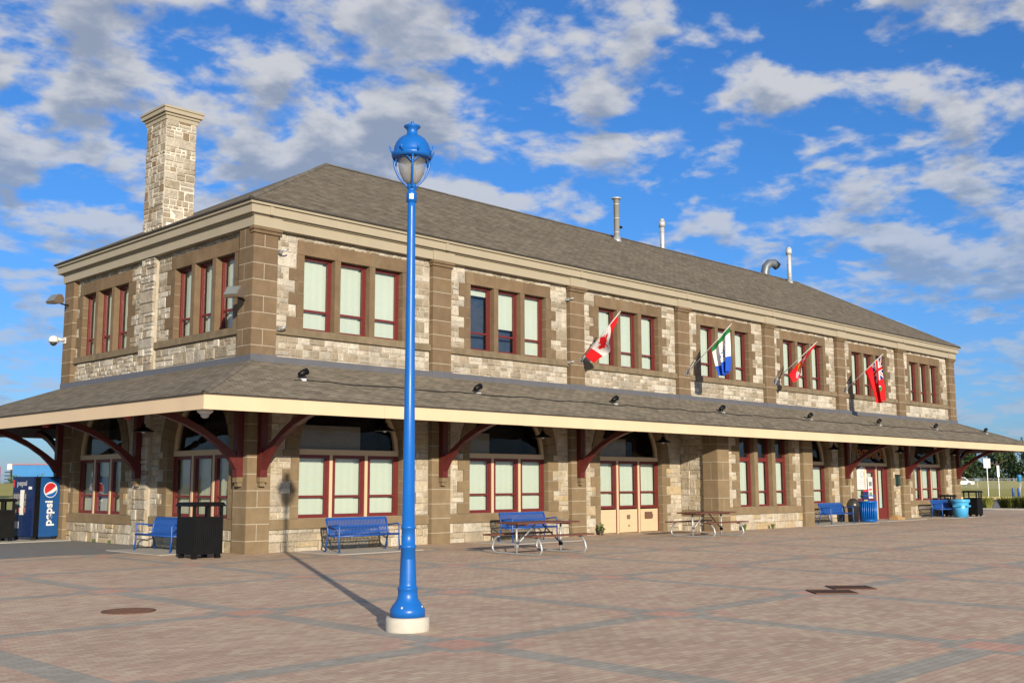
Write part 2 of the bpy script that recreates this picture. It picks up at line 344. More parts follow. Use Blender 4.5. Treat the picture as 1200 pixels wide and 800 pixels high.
def tag(o, label, cat, group=None):
    o['label'] = label; o['category'] = cat
    if group: o['group'] = group
    return o
def thing(name, label, cat, loc=(0, 0, 0), rz=0, group=None):
    o = bpy.data.objects.new(name, None); COL.objects.link(o); o.location = loc; o.rotation_euler = (0, 0, rz); o.empty_display_size = .2
    return tag(o, label, cat, group)
def struct(o, kind='structure'): o['kind'] = kind; return o
def dup(root, loc, rz, label, group=None):
    def cp(o, par):
        c = o.copy(); COL.objects.link(c)
        if par: c.parent = par
        for ch in KIDS(o): cp(ch, c)
        return c
    c = cp(root, None); c.location = loc; c.rotation_euler = (0, 0, rz); c['label'] = label
    if group: c['group'] = group
    return c
def KIDS(o): return [c for c in list(COL.objects) if c.parent == o]
def text_mesh(name, body, size, M, parent, mw, ext=.004, bold=0, sx=1):
    c = bpy.data.curves.new(name, 'FONT'); c.body = body; c.size = size; c.extrude = ext; c.align_x = 'CENTER'; c.align_y = 'CENTER'; c.offset = bold
    o = bpy.data.objects.new(name, c); COL.objects.link(o)
    bpy.context.view_layer.update()
    me = bpy.data.meshes.new_from_object(o.evaluated_get(bpy.context.evaluated_depsgraph_get())); bpy.data.objects.remove(o)
    me.transform(Matrix.Diagonal((sx, 1, 1, 1))); me.transform(mw); me.materials.clear(); me.materials.append(M)
    r = bpy.data.objects.new(name, me); COL.objects.link(r); r.parent = parent; return r

# ------------------------------------------------------------------ ground
def sheet(name, poly, zz, M):
    m = MB(); m.add([(x, y, zz) for x, y in poly], [tuple(range(len(poly)))]); return struct(m.build(name, M, recalc=False))
def terrain():
    m = MB(); n = 60; L = 2500; vs = []; ks = [(-1 if i < 30 else 1)*(abs(i-30)/30)**2.2*L for i in range(61)]
    for j in range(61):
        for i in range(61):
            x, y = ks[i], ks[j]; along = (x+14)*fw.x/math.cos(PIT)+(y+22.8)*fw.y/math.cos(PIT); lat = x*rt.x+y*rt.y
            zz = -.03
            if y > 0 or x > 0:
                t = max(0, min(1, (along-120)/70)); zz += t*t*(3-2*t)*2.0
                t2 = max(0, min(1, (along-60)/140)); zz += max(0, min(1, -(lat)/60+0.2))*t2*.0
            vs.append((x, y, zz))
    m.add(vs, [(j*61+i, j*61+i+1, (j+1)*61+i+1, (j+1)*61+i) for j in range(60) for i in range(60)])
    o = m.build('ground', M_GRASS, recalc=False); 
    for p in o.data.polygons: p.use_smooth = True
    return struct(o)
terrain()
sheet('asphalt_yard', [(-60, 2.5), (53.4, 2.5), (53.4, 14), (44, 26), (-60, 26)], -.004, M_ASPH)
sheet('plaza_paving', [(-60, -70), (53.4, -70), (53.4, 2.6), (-2.15, 2.6), (-3.2, 2.9), (-5.2, 2.55), (-60, 2.6)], 0, M_PAVE)
sheet('road', [(60, -80), (100, -80), (100, -10), (150, 35.0), (146, 40), (97, 18.5), (60, 18)], -.004, M_ASPH)
sheet('planting_bed', [(53.7, -60), (60, -60), (60, 14), (53.7, 14)], -.006, mat('bed_soil', (.06, .045, .03), .95, var=.3))
m = MB(); m.box(53.4, 53.7, -70, 2.5, -.2, .1); m.box(53.4, 53.7, 2.5, 20, -.2, .1); struct(m.build('plaza_kerb', M_PAD))
m = MB(); m.prism([(92.0, 22.5), (98.5, 18.0), (98.8, 18.4), (92.3, 22.9)], 2, -.1, .22); struct(m.build('road_kerb', M_KYEL))
for nm, q in (('bench_pad', (-1.55, -.06, 1.2, 4.0)), ('bench_pad', (1.4, 4.0, -1.85, -.08)), ('bench_pad', (7.2, 10.1, -1.85, -.08)), ('bench_pad', (24.4, 29.0, -1.75, -.08)), ('bench_pad', (36.2, 40.2, -1.75, -.08)), ('door_pad', (30.5, 34.4, -1.4, -.08)), ('vending_pad', (-3.6, -.04, 9.6, 13.6))):
    m = MB(); m.box(q[0], q[1], q[2], q[3], -.1, .012); struct(m.build(nm, M_PAD))

# ------------------------------------------------------------------ the station building
S = 5.86; PW = .717; L = 7*S+PW; WD = 11.03
rng = random.Random(7); WR = random.Random(5)
BLD = thing('railway_station', 'long two-storey stone railway station with brown shingle roof and a canopy all round', 'building')
F_front = lambda u, d, z: (u, -d, z)
F_left = lambda u, d, z: (-d, u, z)
F_right = lambda u, d, z: (L+d, u, z)
F_back = lambda u, d, z: (u, WD+d, z)
F_bay = lambda u, d, z: (u, -1.5-d, z)
ZF, ZT = 4.62, 7.99
DM, DS, DQ, DO = -.160, -.155, -.135, -.31        # mortar plane, stone face, dressed face, frame face

def mortar(name, tf, u0, u1, z0, z1, openings):
    """wall slab with rectangular openings (u0,u1,z0,z1) cut out"""
    m = MB(tf); us = sorted({u0, u1, *[a for o in openings for a in o[:2]]})
    for a, b in zip(us, us[1:]):
        segs = sorted([(o[2], o[3]) for o in openings if o[0] <= a+1e-6 and o[1] >= b-1e-6]); zz = z0
        for s0, s1 in segs+[(z1, z1)]:
            if s0 > zz+1e-4: m.box(a, b, -.45, DM, zz, s0)
            zz = s1
    return m

def pilaster(tf, u0, u1, z0, z1, M, ch=.41, corner=0, alt=.45):
    m = MB(tf); zz = z0; i = 0
    while zz < z1-.02:
        h = min(ch, z1-zz)
        if z1-zz-h < .2: h = z1-zz
        if corner and i % 2: m.block(u0, u0+(u1-u0)*alt, zz, zz+h, -.2, 0, .008); m.block(u0+(u1-u0)*alt, u1, zz, zz+h, -.2, 0, .008)
        else: m.block(u0, u1, zz, zz+h, -.2, 0, .008)
        zz += h; i += 1
    m.k = 1; m.box(u0+.009, u1-.009, -.25, -.002, z0, z1)
    return m.build('pilaster', [M, M_MORT], BLD)

def quoins(m, ue, side, z0, z1, rng, d1=DQ, dep=-.33):
    """stepped blocks beside an opening edge ue; side=-1 to the left. returns list of (z0,z1,width)"""
    out = []; zz = z0; i = rng.randint(0, 1); hh = .31; e0, e1 = (ue-.20, ue-.006) if side < 0 else (ue+.006, ue+.20)
    m.k = 1; m.box(e0, e1, dep+.02, d1-.008, z0+.01, z1-.01); m.k = 0
    while zz < z1-.02:
        h = min(hh, z1-zz)
        if z1-zz-h < .15: h = z1-zz
        w = (.47 if i % 2 else .24)+rng.uniform(-.02, .03)
        a, b = (ue-w, ue) if side < 0 else (ue, ue+w)
        m.block(a, b, zz, zz+h, dep, d1+rng.uniform(-.006, .006), .004); out.append((zz, zz+h, w)); zz += h; i += 1
    return out
def fill_beside(ms, q, ue, side, lim, rng):
    for z0, z1, w in q:
        a, b = (lim, ue-w) if side < 0 else (ue+w, lim)
        if b-a > .06: ms.stones(a, b, z0, z1, DS, rng, hs=(.155, .31, .12))

def sash_window(tf, u0, u1, z0, z1, rail, blind=1.0, M_b=None, cols=1, fwid=.072, dfr=DO, Mi=None, nm='window'):
    f = MB(tf); a, b = dfr-.09, dfr
    f.box(u0, u0+fwid, a, b, z0, z1); f.box(u1-fwid, u1, a, b, z0, z1); f.box(u0+fwid, u1-fwid, a, b, z0, z0+fwid); f.box(u0+fwid, u1-fwid, a, b, z1-fwid, z1)
    o = f.build(nm, M_RED, BLD)
    s = MB(tf); a2, b2 = dfr-.075, dfr-.02
    s.box(u0+fwid, u1-fwid, a2, b2, rail-.028, rail+.028)
    for x in (u0+fwid, u1-fwid-.03): s.box(x, x+.03, a2, b2-.006, z0+fwid, rail-.028); s.box(x, x+.03, a2, b2-.006, rail+.028, z1-fwid)
    s.build('sash', M_RED, o)
    p = MB(tf); q = dfr-.05; p.add([(u0+fwid, q, z0+fwid), (u1-fwid, q, z0+fwid), (u1-fwid, q, z1-fwid), (u0+fwid, q, z1-fwid)], [(0, 1, 2, 3)]); p.build('pane', M_GLASS, o)
    if blind > 0:
        zb = z1-(z1-z0)*blind; q = dfr-.13; wi = u1-u0
        c = MB(tf); cut = u0+wi*WR.uniform(.74, .84)
        if blind < 1 or WR.random() < .12: cut = u1-.05
        zb2 = zb+(WR.uniform(0, .03) if blind == 1 else 0)
        n = 7; e = (cut-u0)/n
        for i in range(n): c.add([(u0+i*e, q+.004*(i % 2), zb2), (u0+(i+1)*e, q+.004*((i+1) % 2), zb2), (u0+(i+1)*e, q+.004*((i+1) % 2), z1), (u0+i*e, q+.004*(i % 2), z1)], [(0, 1, 2, 3)])
        c.build('blind', M_b or M_BLIND, o)
        if cut < u1-.08:
            c = MB(tf); g0 = WR.choice((.004, .008, .012, .03)); c.box(cut+g0, u1-.03, q-.05, q-.045, zb, z1); c.build('curtain_or_dark_room', M_b or M_BLIND, o)
    return o

STON = {}
def upper_group(tf, us, ue_l, ue_r, key, blinds):
    """triple window with lintel, sill, mullions, quoins and rubble between pilaster limits ue_l, ue_r"""
    ms, mb = STON[key]; w = (us[1]-us[0]-2*.185)/3; z0, z1 = 5.56, 7.50
    sur = MB(tf)
    for i in range(2): a = us[0]+(i+1)*w+i*.185; sur.block(a, a+.185, z0, z1, -.42, DQ, .001)
    n = 3
    for i in range(n): x0 = us[0]-.22+(us[1]-us[0]+.44)*i/n; sur.block(x0, x0+(us[1]-us[0]+.44)/n, z1, z1+.36, -.42, DQ+.004, .003)
    ql = quoins(sur, us[0], -1, z0, z1, rng); qr = quoins(sur, us[1], 1, z0, z1, rng)
    sur.build('window_surround', [M_BROWN, M_MORT], BLD)
    fill_beside(ms, ql, us[0], -1, ue_l, rng); fill_beside(ms, qr, us[1], 1, ue_r, rng)
    ms.stones(ue_l, us[0]-.225, z1, ZT, DS, rng); ms.stones(us[1]+.225, ue_r, z1, ZT, DS, rng)
    ms.stones(us[0]-.22, us[1]+.22, z1+.362, ZT, DS, rng, hs=(.13,))
    sl = MB(tf); k = max(2, round((ue_r-ue_l)/1.3)); e = (ue_r-ue_l)/k
    for i in range(k): sl.block(ue_l+i*e, ue_l+(i+1)*e, z0-.19, z0, -.42, DQ+.07, .003)
    sl.build('sill_band', M_BAND, BLD)
    ms.stones(ue_l, ue_r, ZF+.05, z0-.195, DS, rng)
    for i in range(3):
        a = us[0]+i*(w+.185); bl = blinds[i]
        o = sash_window(tf, a, a+w, z0, z1, 6.10, bl)
        if bl < 1:
            c = MB(tf); c.box(a, a+w, DO-.32, DO-.30, z0, z1-.05); c.build('curtain_or_dark_room', M_NAVY, o)  # navy sheet painted as the unlit room behind a raised blind
    return (us[0]-.03, us[1]+.03, z0-.03, z1+.03)

# ---- front, upper storey
op = []; ms = MB(F_front); STON['fu'] = (ms, None)
BL = [(1, 1, 1), (.13, .60, 1), (1, 1, 1), (1, 1, 1), (1, 1, 1), (1, 1, 1), (1, 1, 1)]
for k in range(7):
    x = k*S; op.append(upper_group(F_front, (x+1.60, x+4.86), x+PW, x+S, 'fu', BL[k]))
ms.k = 1; mm = mortar('wall', F_front, 0.45, L-.45, ZF-.4, ZT+.3, op); ms.v, ms.f, ms.mi = ms.v, ms.f, ms.mi
def merge(a, b, mi):
    n = len(a.v); a.v += b.v; a.f += [[i+n for i in f] for f in b.f]; a.mi += [mi]*len(b.f)
merge(ms, mm, 1); ms.build('wall', [M_UP, M_MORT], BLD)
# ---- left, upper storey
op = []; ms = MB(F_left); STON['lu'] = (ms, None); CL = .66
op.append(upper_group(F_left, (1.1, 4.16), CL, WD/2-.4, 'lu', (1, 1, 1)))
op.append(upper_group(F_left, (6.92, 9.98), WD/2+.4, WD-CL, 'lu', (1, 1, 1)))
merge(ms, mortar('wall', F_left, 0.45, WD-.45, ZF-.4, ZT+.3, op), 1); ms.build('wall', [M_UP, M_MORT], BLD)
# ---- right and back walls
for tf, a in ((F_right, WD), (F_back, L)):
    ms = MB(tf); ms.stones(PW, a-PW, 0, ZF, DS, rng, hs=(.3, .38)); ms.stones(PW, a-PW, ZF, ZT, DS, rng, hs=(.3, .38)); merge(ms, mortar('wall', tf, .45, a-.45, -.2, ZT+.3, []), 1); ms.build('wall', [M_UP, M_MORT], BLD)
# ---- upper pilasters
for k in range(8):
    if k == 0 or k == 7: pilaster(F_front, k*S, k*S+PW, ZF, ZT, M_BROWN, corner=1)
    else: pilaster(F_front, k*S, k*S+PW, ZF, ZT, M_BROWN)
    c = MB(F_front); u = k*S
    c.box(u-.03, u+PW+.03, -.1, .05, ZT-.16, ZT-.08); c.box(u-.06, u+PW+.06, -.1, .09, ZT-.08, ZT); c.build('capital', M_BROWN, BLD)
pilaster(F_left, .0, CL, ZF, ZT, M_BROWN, corner=1, alt=.6); pilaster(F_left, WD-CL, WD, ZF, ZT, M_BROWN)
for tf, a in ((F_right, WD), (F_back, L)): pilaster(tf, 0, PW, 0, ZT, M_BROWN); pilaster(tf, a-PW, a, 0, ZT, M_BROWN)
ms = MB(F_left); ms.stones(WD/2-.39, WD/2+.39, 0, 4.3, -.015, rng, hs=(.3, .38, .25)); ms.stones(WD/2-.39, WD/2+.39, ZF, ZT, -.015, rng, hs=(.28, .36, .22))
ms.k = 1; ms.box(WD/2-.37, WD/2+.37, -.3, -.04, -.1, ZT); ms.build('pilaster', [M_UP, M_MORT], BLD)

# ---- lower storey
GL = .80        # window foot
def arched_group(tf, us, ue_l, ue_r, ms, kind, left=False, board=None):
    u0, u1 = us; cw = (u1-u0)/2; cx = (u0+u1)/2; zs = 2.52; rise = 1.55
    sur = MB(tf)
    zb = GL if kind == 'window' else 0.0
    ql = quoins(sur, u0, -1, zb, zs, rng); qr = quoins(sur, u1, 1, zb, zs, rng)
    # stone arch: voussoirs
    arc = [(cx-cw*math.cos(t), zs+rise*math.sin(t)) for t in [math.pi*i/16 for i in range(17)]]
    arco = [(cx-(cw+.42)*math.cos(t), zs+(rise+.36)*math.sin(t)) for t in [math.pi*i/16 for i in range(17)]]
    for i in range(16):
        pl = [arc[i], arc[i+1], arco[i+1], arco[i]]; c = (sum(p[0] for p in pl)/4, sum(p[1] for p in pl)/4)
        pl = [(c[0]+(p[0]-c[0])*.985, c[1]+(p[1]-c[1])*.97) for p in pl]; sur.prism(pl, 1, -.40, DQ+.002)
    sur.build('window_surround', [M_PILO, M_MORT], BLD)
    fill_beside(ms, ql, u0, -1, ue_l, rng); fill_beside(ms, qr, u1, 1, ue_r, rng)
    ms.stones(ue_l, u0-.44, zs, 4.3, DS-.01, rng); ms.stones(u1+.44, ue_r, zs, 4.3, DS-.01, rng)
    # wall above arch
    up_ = MB(tf)
    for i in range(16):
        a, b = arco[i], arco[i+1]
        up_.prism([(a[0], a[1]-.04), (b[0], b[1]-.04), (b[0], 4.6), (a[0], 4.6)], 1, -.45, DM)
    up_.box(ue_l-.1, u0-.41, -.45, DM, zs, 4.6); up_.box(u1+.41, ue_r+.1, -.45, DM, zs, 4.6)
    up_.box(ue_l-.1, u0-.03, -.45, DM, -.1, zs); up_.box(u1+.03, ue_r+.1, -.45, DM, -.1, zs)
    if kind == 'window': up_.box(u0, u1, -.45, DM, -.1, GL)
    merge(ms, up_, 1)
    for z0, z1, mm in ((0, .54, 0), (.545, GL, 1)):
        rs = [(ue_l, ue_r)] if kind == 'window' else [(ue_l, u0-.26), (u1+.26, ue_r)]
        for a, b in rs:
            if mm == 0: ms.stones(a, b, -.04, z1, DS+.02, rng, hs=(.27, .31, .2), asp=(1.0, 3.0))
    if kind == 'window':
        sl = MB(tf); k = 3; e = (ue_r-ue_l)/k
        for i in range(k): sl.block(ue_l+i*e, ue_l+(i+1)*e, .545, GL, -.42, DQ+.03, .003)
        sl.build('sill_band', M_PILO, BLD)
    # cream arched timber frame
    dfr = DO-.03; zt = 2.40
    fr = MB(tf); t_ = .10
    fr.box(u0, u1, dfr-.1, dfr+.03, zt, zs+.02)
    ai = [(cx-(cw-t_)*math.cos(t), zs+.02+(rise-t_)*math.sin(t)) for t in [math.pi*i/20 for i in range(21)]]
    ao = [(cx-cw*math.cos(t), zs+.02+rise*math.sin(t)) for t in [math.pi*i/20 for i in range(21)]]
    fr.strip(ai, ao, 1, dfr-.1, dfr+.02)
    n = 3; mw = .09; w = (u1-u0-2*mw)/3
    for i in range(2): a = u0+(i+1)*w+i*mw; fr.box(a, a+mw, dfr-.1, dfr+.03, zb, zt)
    nm = {'window': 'arched_window', 'panel': 'arched_window', 'door': 'entrance_doorway'}[kind]
    o = fr.build(nm, M_CREAMP if kind != 'door' else M_CREAMP, BLD)
    fp = MB(tf); fp.add([(p[0], dfr-.04, p[1]) for p in ai], [tuple(range(21))]); fp.build('fanlight_pane', M_GLASSD, o)
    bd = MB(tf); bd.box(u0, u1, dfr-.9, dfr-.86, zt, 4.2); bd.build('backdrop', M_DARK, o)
    if board:
        b = MB(tf); b.box(u0+board[0]*(u1-u0), u0+board[1]*(u1-u0), dfr-.14, dfr-.12, zs+.02, zs+.02+board[2]); b.build('board', M_GREYB, o)
    if kind == 'window':
        for i in range(3):
            a = u0+i*(w+mw); sash_window(tf, a, a+w, GL, zt, 1.34, 1, M_BLIND2 if left else M_BLIND, dfr=dfr+.01, fwid=.09)
    return o, w, mw, zt, dfr
ms = MB(F_front)
arched_group(F_front, (1.58, 4.92), PW, S, ms, 'window', board=(.02, .64, .62))
arched_group(F_front, (S+1.58, S+4.92), S+PW, 2*S, ms, 'window', board=(.0, .33, .6))
o3, w3, mw3, zt3, df3 = arched_group(F_front, (2*S+1.58, 2*S+4.92), 2*S+PW, 3*S+.19, ms, 'panel', board=(.02, .52, .6))
for i in range(3):                        # glazed panels over cream dado doors
    a = 2*S+1.58+i*(w3+mw3)
    sash_window(F_front, a, a+w3, GL+.02, zt3, 1.36, 1, dfr=df3+.01, fwid=.09)
    d = MB(F_front); d.box(a+.03, a+w3-.03, df3-.05, df3+.0, .02, GL-.02)
    for q in range(3): d.box(a+.05, a+w3-.05, df3, df3+.006, .06+.24*q, .26+.24*q)
    dd = d.build('dado_panel', M_CREAMP, BLD)
    e = MB(F_front); e.box(a-.02, a+.03, df3-.06, df3+.02, .0, GL); e.box(a+w3-.03, a+w3+.02, df3-.06, df3+.02, 0, GL); e.build('post', M_RED, dd)
    if i == 1: h = MB(F_front); h.box(a+.45, a+.60, df3, df3+.03, .46, .60); h.box(a+.52, a+.56, df3, df3+.05, .22, .26); h.build('letter_plate', M_BRONZE, dd)
    if i == 2: h = MB(F_front); h.box(a+.28, a+.66, df3, df3+.05, .45, .68); h.box(a+.66, a+.72, df3, df3+.03, .48, .60); h.build('vent', M_RUST, dd)
arched_group(F_front, (4*S+1.58, 4*S+4.92), 4*S+PW, 5*S, ms, 'window')
oD, wD, mwD, ztD, dfD = arched_group(F_front, (5*S+1.58, 5*S+4.92), 5*S+PW, 6*S, ms, 'door')
arched_group(F_front, (6*S+1.58, 6*S+4.92), 6*S+PW, 7*S, ms, 'window')
# bay recess walls
back = mortar('wall', F_front, 3*S+.29, 4*S+.617, -.1, 4.6, []); merge(ms, back, 1)
ms.build('wall', [M_LOW, M_MORT], BLD)
ms = MB(F_left)
arched_group(F_left, (1.08, 4.20), CL, WD/2-.4, ms, 'window', left=True)
arched_group(F_left, (6.90, 10.02), WD/2+.4, WD-CL, ms, 'window', left=True)
ms.build('wall', [M_LOW, M_MORT], BLD)
for k in (0, 1, 2, 5, 6, 7): pilaster(F_front, k*S, k*S+PW*(.93 if k == 0 else 1), -.1, 4.4, M_PILO, ch=.40, corner=1 if k == 0 else 0)
pilaster(F_left, 0, CL-.03, -.1, 4.4, M_PILO, ch=.40); pilaster(F_left, WD-CL, WD, -.1, 4.4, M_PILO, ch=.40)
# projecting bay
BX0, BX1 = 3*S+.06, 4*S+PW; 
ms = MB(F_bay); sur = MB(F_bay); u0, u1 = BX0+1.60, BX0+4.98; w = (u1-u0-2*.24)/3
for i in range(2): a = u0+(i+1)*w+i*.24; sur.block(a, a+.24, GL, 3.6, -.42, DQ, .001)
ql = quoins(sur, u0, -1, GL, 3.6, rng); qr = quoins(sur, u1, 1, GL, 3.6, rng)
sur.build('window_surround', [M_PILO, M_MORT], BLD)
fill_beside(ms, ql, u0, -1, BX0+PW, rng); fill_beside(ms, qr, u1, 1, BX1-PW, rng)
ms.stones(BX0+PW, BX1-PW, -.04, .54, DS+.02, rng, hs=(.27, .31, .2), asp=(1, 3))
sl = MB(F_bay); e = (BX1-BX0-2*PW)/3
for i in range(3): sl.block(BX0+PW+i*e, BX0+PW+(i+1)*e, .545, GL, -.42, DQ+.03, .003)
sl.build('sill_band', M_PILO, BLD)
merge(ms, mortar('wall', F_bay, BX0+.2, BX1-.2, -.1, 3.66, [(u0-.03, u1+.03, GL, 3.6)]), 1)
ms.build('wall', [M_LOW, M_MORT], BLD)
for i in range(3):
    a = u0+i*(w+.24); sash_window(F_bay, a, a+w, GL, 2.50, 1.34, 1); sash_window(F_bay, a, a+w, 2.50, 3.6, 3.3, 0)
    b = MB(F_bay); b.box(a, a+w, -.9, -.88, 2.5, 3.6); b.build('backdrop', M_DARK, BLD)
pilaster(F_bay, BX0, BX0+PW, -.1, 3.66, M_PILO, ch=.62, corner=1); pilaster(F_bay, BX1-PW, BX1, -.1, 3.66, M_PILO, ch=.62)
F_bl = lambda u, d, z: (BX0-d, u, z); F_br = lambda u, d, z: (BX1+d, u, z)
for tf in (F_bl, F_br):
    pilaster(tf, -1.5, -.88, -.1, 3.66, M_PILO, ch=.62, corner=1)
    ms = MB(tf); ms.stones(-.88, .158, -.04, .50, -.12, rng); ms.stones(-.88, .158, .7, 3.9, -.13, rng, hs=(.22, .3, .36), asp=(.9, 1.9)); ms.k = 1; ms.box(-1.3, .158, -.4, -.135, -.1, 3.7); ms.k = 2; ms.box(-.88, .158, -.3, -.10, .50, .70); ms.build('wall', [M_LOW, M_MORT, M_PILO], BLD)

# ---- entrance door inside the doorway
a = 5*S+1.58; b = a+3.34; zt = ztD
d = MB(F_front); dd = dfD+.0
d.box(a, a+.10, dd-.08, dd+.02, 0, zt); d.box(b-.1, b, dd-.08, dd+.02, 0, zt); d.box(a+.1, b-.1, dd-.08, dd+.02, zt-.16, zt); d.box(a+2.28, a+2.40, dd-.08, dd+.03, 0, zt-.16)
d.box(a+2.40, b-.1, dd-.06, dd, 0, .5); d.box(a+2.40, a+2.48, dd-.06, dd, .5, zt-.16); d.box(b-.36, b-.1, dd-.06, dd, .5, zt-.16)
fr_ = d.build('door_frame', M_RED, oD)
d = MB(F_front)
d.box(a+.12, a+2.26, dd-.07, dd-.01, .02, .95); d.box(a+.12, a+.42, dd-.07, dd-.01, .95, zt-.18); d.box(a+1.98, a+2.26, dd-.07, dd-.01, .95, zt-.18); d.box(a+.42, a+1.98, dd-.07, dd-.01, zt-.3, zt-.18); d.box(a+1.14, a+1.26, dd-.07, dd-.01, .95, zt-.3)
for q in range(4): d.box(a+.3, a+2.1, dd-.01, dd+.004, .10+.2*q, .26+.2*q)
d.build('door', M_RED, oD)
for (p0, p1, z0) in ((a+.42, a+1.14, .95), (a+1.26, a+1.98, .95), (a+2.48, b-.36, .5)):
    p = MB(F_front); p.add([(p0, dd-.04, z0), (p1, dd-.04, z0), (p1, dd-.04, zt-.17), (p0, dd-.04, zt-.17)], [(0, 1, 2, 3)]); p.build('pane', M_GLASS, oD)
    p = MB(F_front); p.box(p0, p1, dd-.13, dd-.12, z0, zt-.17); p.build('blind', M_BLIND, oD)
M_ORG = mat('orange_lettering', (.42, .14, .03), .5)
text_mesh('lettering', 'ENTRANCE', .52, M_ORG, oD, Matrix.Translation((a+1.72, -(dfD+.012), 2.92)) @ Matrix.Rotation(R(90), 4, 'X'), bold=.012, sx=.92)

# ---- cornice, roofs
def ring_band(name, M, off0, off1, z0, z1, m=None):
    """band all round the building between offsets"""
    m = m or MB(); a0, a1 = off0, off1
    m.box(-a1, L+a1, -a1, -a0, z0, z1); m.box(-a1, L+a1, WD+a0, WD+a1, z0, z1); m.box(-a1, -a0, -a0, WD+a0, z0, z1); m.box(L+a0, L+a1, -a0, WD+a0, z0, z1); return m
cn = MB(); ring_band('c', None, -.3, .05, ZT, 8.25, cn); ring_band('c', None, -.3, .10, 8.25, 8.285, cn); ring_band('c', None, -.3, .19, 8.285, 8.50, cn); ring_band('c', None, -.3, .25, 8.50, 8.565, cn)
for k in range(8): cn.box(k*S-.05, k*S+PW+.05, -.085, -.05, ZT, 8.25); cn.box(k*S+.32, k*S+.42, -.215, -.19, 8.285, 8.50)
cn.build('cornice', M_CORN, BLD)
def slope(m, a, b, c, d):     # eave a->b, top d<-c : with metric UVs
    A, B, C_, D_ = map(Vector, (a, b, c, d)); e = (B-A).normalized(); n = e.cross(D_-A).normalized(); v = n.cross(e)
    uv = [((p-A).dot(e)+A.x*.3, (p-A).dot(v)) for p in (A, B, C_, D_)]
    pts = [a, b, c, d]
    if (C_-D_).length < 1e-4: m.add(pts[:3], [(0, 1, 2)], uv[:3])
    else: m.add(pts, [(0, 1, 2, 3)], uv)
EO, EZ, RZ, HX = .30, 8.60, 12.02, 6.0; c = WD/2
rf = MB(); r0, r1 = (HX, c, RZ), (L-HX, c, RZ)
e = [(-EO, -EO, EZ), (L+EO, -EO, EZ), (L+EO, WD+EO, EZ), (-EO, WD+EO, EZ)]
slope(rf, e[0], e[1], r1, r0); slope(rf, e[1], e[2], r1, r1); slope(rf, e[2], e[3], r0, r1); slope(rf, e[3], e[0], r0, r0)
roof = rf.build('roof', M_SHING, BLD)
ed = MB(); ring_band('e', None, -.2, EO-.004, 8.565, 8.595, ed); ed.build('eave_edge', mat('dark_roof_edge', (.05, .045, .04), .9), roof)
cp = MB(); 
for i in range(46):
    x0 = HX+(L-2*HX)*i/46; x1 = HX+(L-2*HX)*(i+1)/46; cp.add([(x0, c-.14, RZ-.06), (x1+.05, c-.14, RZ-.055), (x1+.05, c, RZ+.035), (x0, c, RZ+.03), (x0, c+.14, RZ-.06), (x1+.05, c+.14, RZ-.055)], [(0, 1, 2, 3), (3, 2, 5, 4)])
for P0, P1 in ((e[0], r0), (e[1], r1)):
    A, B = Vector(P0), Vector(P1)
    for i in range(24):
        p, q = A.lerp(B, i/24), A.lerp(B, (i+1.1)/24); s = Vector((1, 0, 0)); t = Vector((0, 1, 0)); sg = 1 if P0[0] < 5 else -1
        a1 = s*.12*sg; cp.add([tuple(p+a1+Vector((0, 0, .012))), tuple(q+a1+Vector((0, 0, .016))), tuple(q+Vector((0, 0, .045))), tuple(p+Vector((0, 0, .04))), tuple(p+t*.12+Vector((0, 0, .012))), tuple(q+t*.12+Vector((0, 0, .016)))], [(0, 1, 2, 3), (3, 2, 5, 4)])
cp.build('ridge_cap', mat('ridge_shingle', (.15, .128, .10), .95, var=.3, vscale=4, island=.2), roof)
# canopy
CO, CZ, CT = 2.80, 3.53, 4.64
cr = MB(); o_ = [(-CO, -CO, CZ), (L+CO, -CO, CZ), (L+CO, WD+CO, CZ), (-CO, WD+CO, CZ)]; i_ = [(.0, .0, CT), (L, .0, CT), (L, WD, CT), (0, WD, CT)]
for k in range(4): slope(cr, o_[k], o_[(k+1) % 4], i_[(k+1) % 4], i_[k])
can = cr.build('canopy_roof', M_SHING2, BLD)
cp = MB()
for P0, P1, sg in ((o_[0], i_[0], 1), (o_[1], i_[1], -1)):
    A, B = Vector(P0), Vector(P1); cp = MB()
    for i in range(16):
        p, q = A.lerp(B, i/16), A.lerp(B, (i+1.1)/16); s = Vector((sg*.12, 0, .012)); t = Vector((0, .12, .012))
        cp.add([tuple(p+s), tuple(q+s), tuple(q+Vector((0, 0, .04))), tuple(p+Vector((0, 0, .035))), tuple(p+t), tuple(q+t)], [(0, 1, 2, 3), (3, 2, 5, 4)])
    cp.build('hip_cap', MATS['ridge_shingle'], can)
fa = MB(); o1, o0 = CO-.04, CO-.10; n = 10
for i in range(n):
    x0, x1 = -o1+(L+2*o1)*i/n, -o1+(L+2*o1)*(i+1)/n
    for y0, y1 in ((-o1, -o0), (WD+o0, WD+o1)): fa.box(x0+(.004 if i else 0), x1, y0, y1, 3.19+.003*(i % 2), 3.50)
for i in range(4):
    y0, y1 = -o0+(WD+2*o0)*i/4, -o0+(WD+2*o0)*(i+1)/4
    for x0, x1 in ((-o1, -o0), (L+o0, L+o1)): fa.box(x0, x1, y0+(.004 if i else 0), y1, 3.19+.003*(i % 2), 3.50)
fas = fa.build('fascia', M_FASC, can)
ed = MB(); ring_band('e', None, CO-.16, CO-.005, 3.50, 3.525, ed); ed.build('eave_edge', MATS['dark_roof_edge'], can)
sf = MB(); k0, k1 = CO-.12, .1; zo, zi = 3.22, 4.32
for q in range(4):
    P = lambda off, zz: [(-off, -off, zz), (L+off, -off, zz), (L+off, WD+off, zz), (-off, WD+off, zz)]
    A, B = P(k0, zo), P(-.2, zi); sf.add([A[q], A[(q+1) % 4], B[(q+1) % 4], B[q]], [(0, 1, 2, 3)])
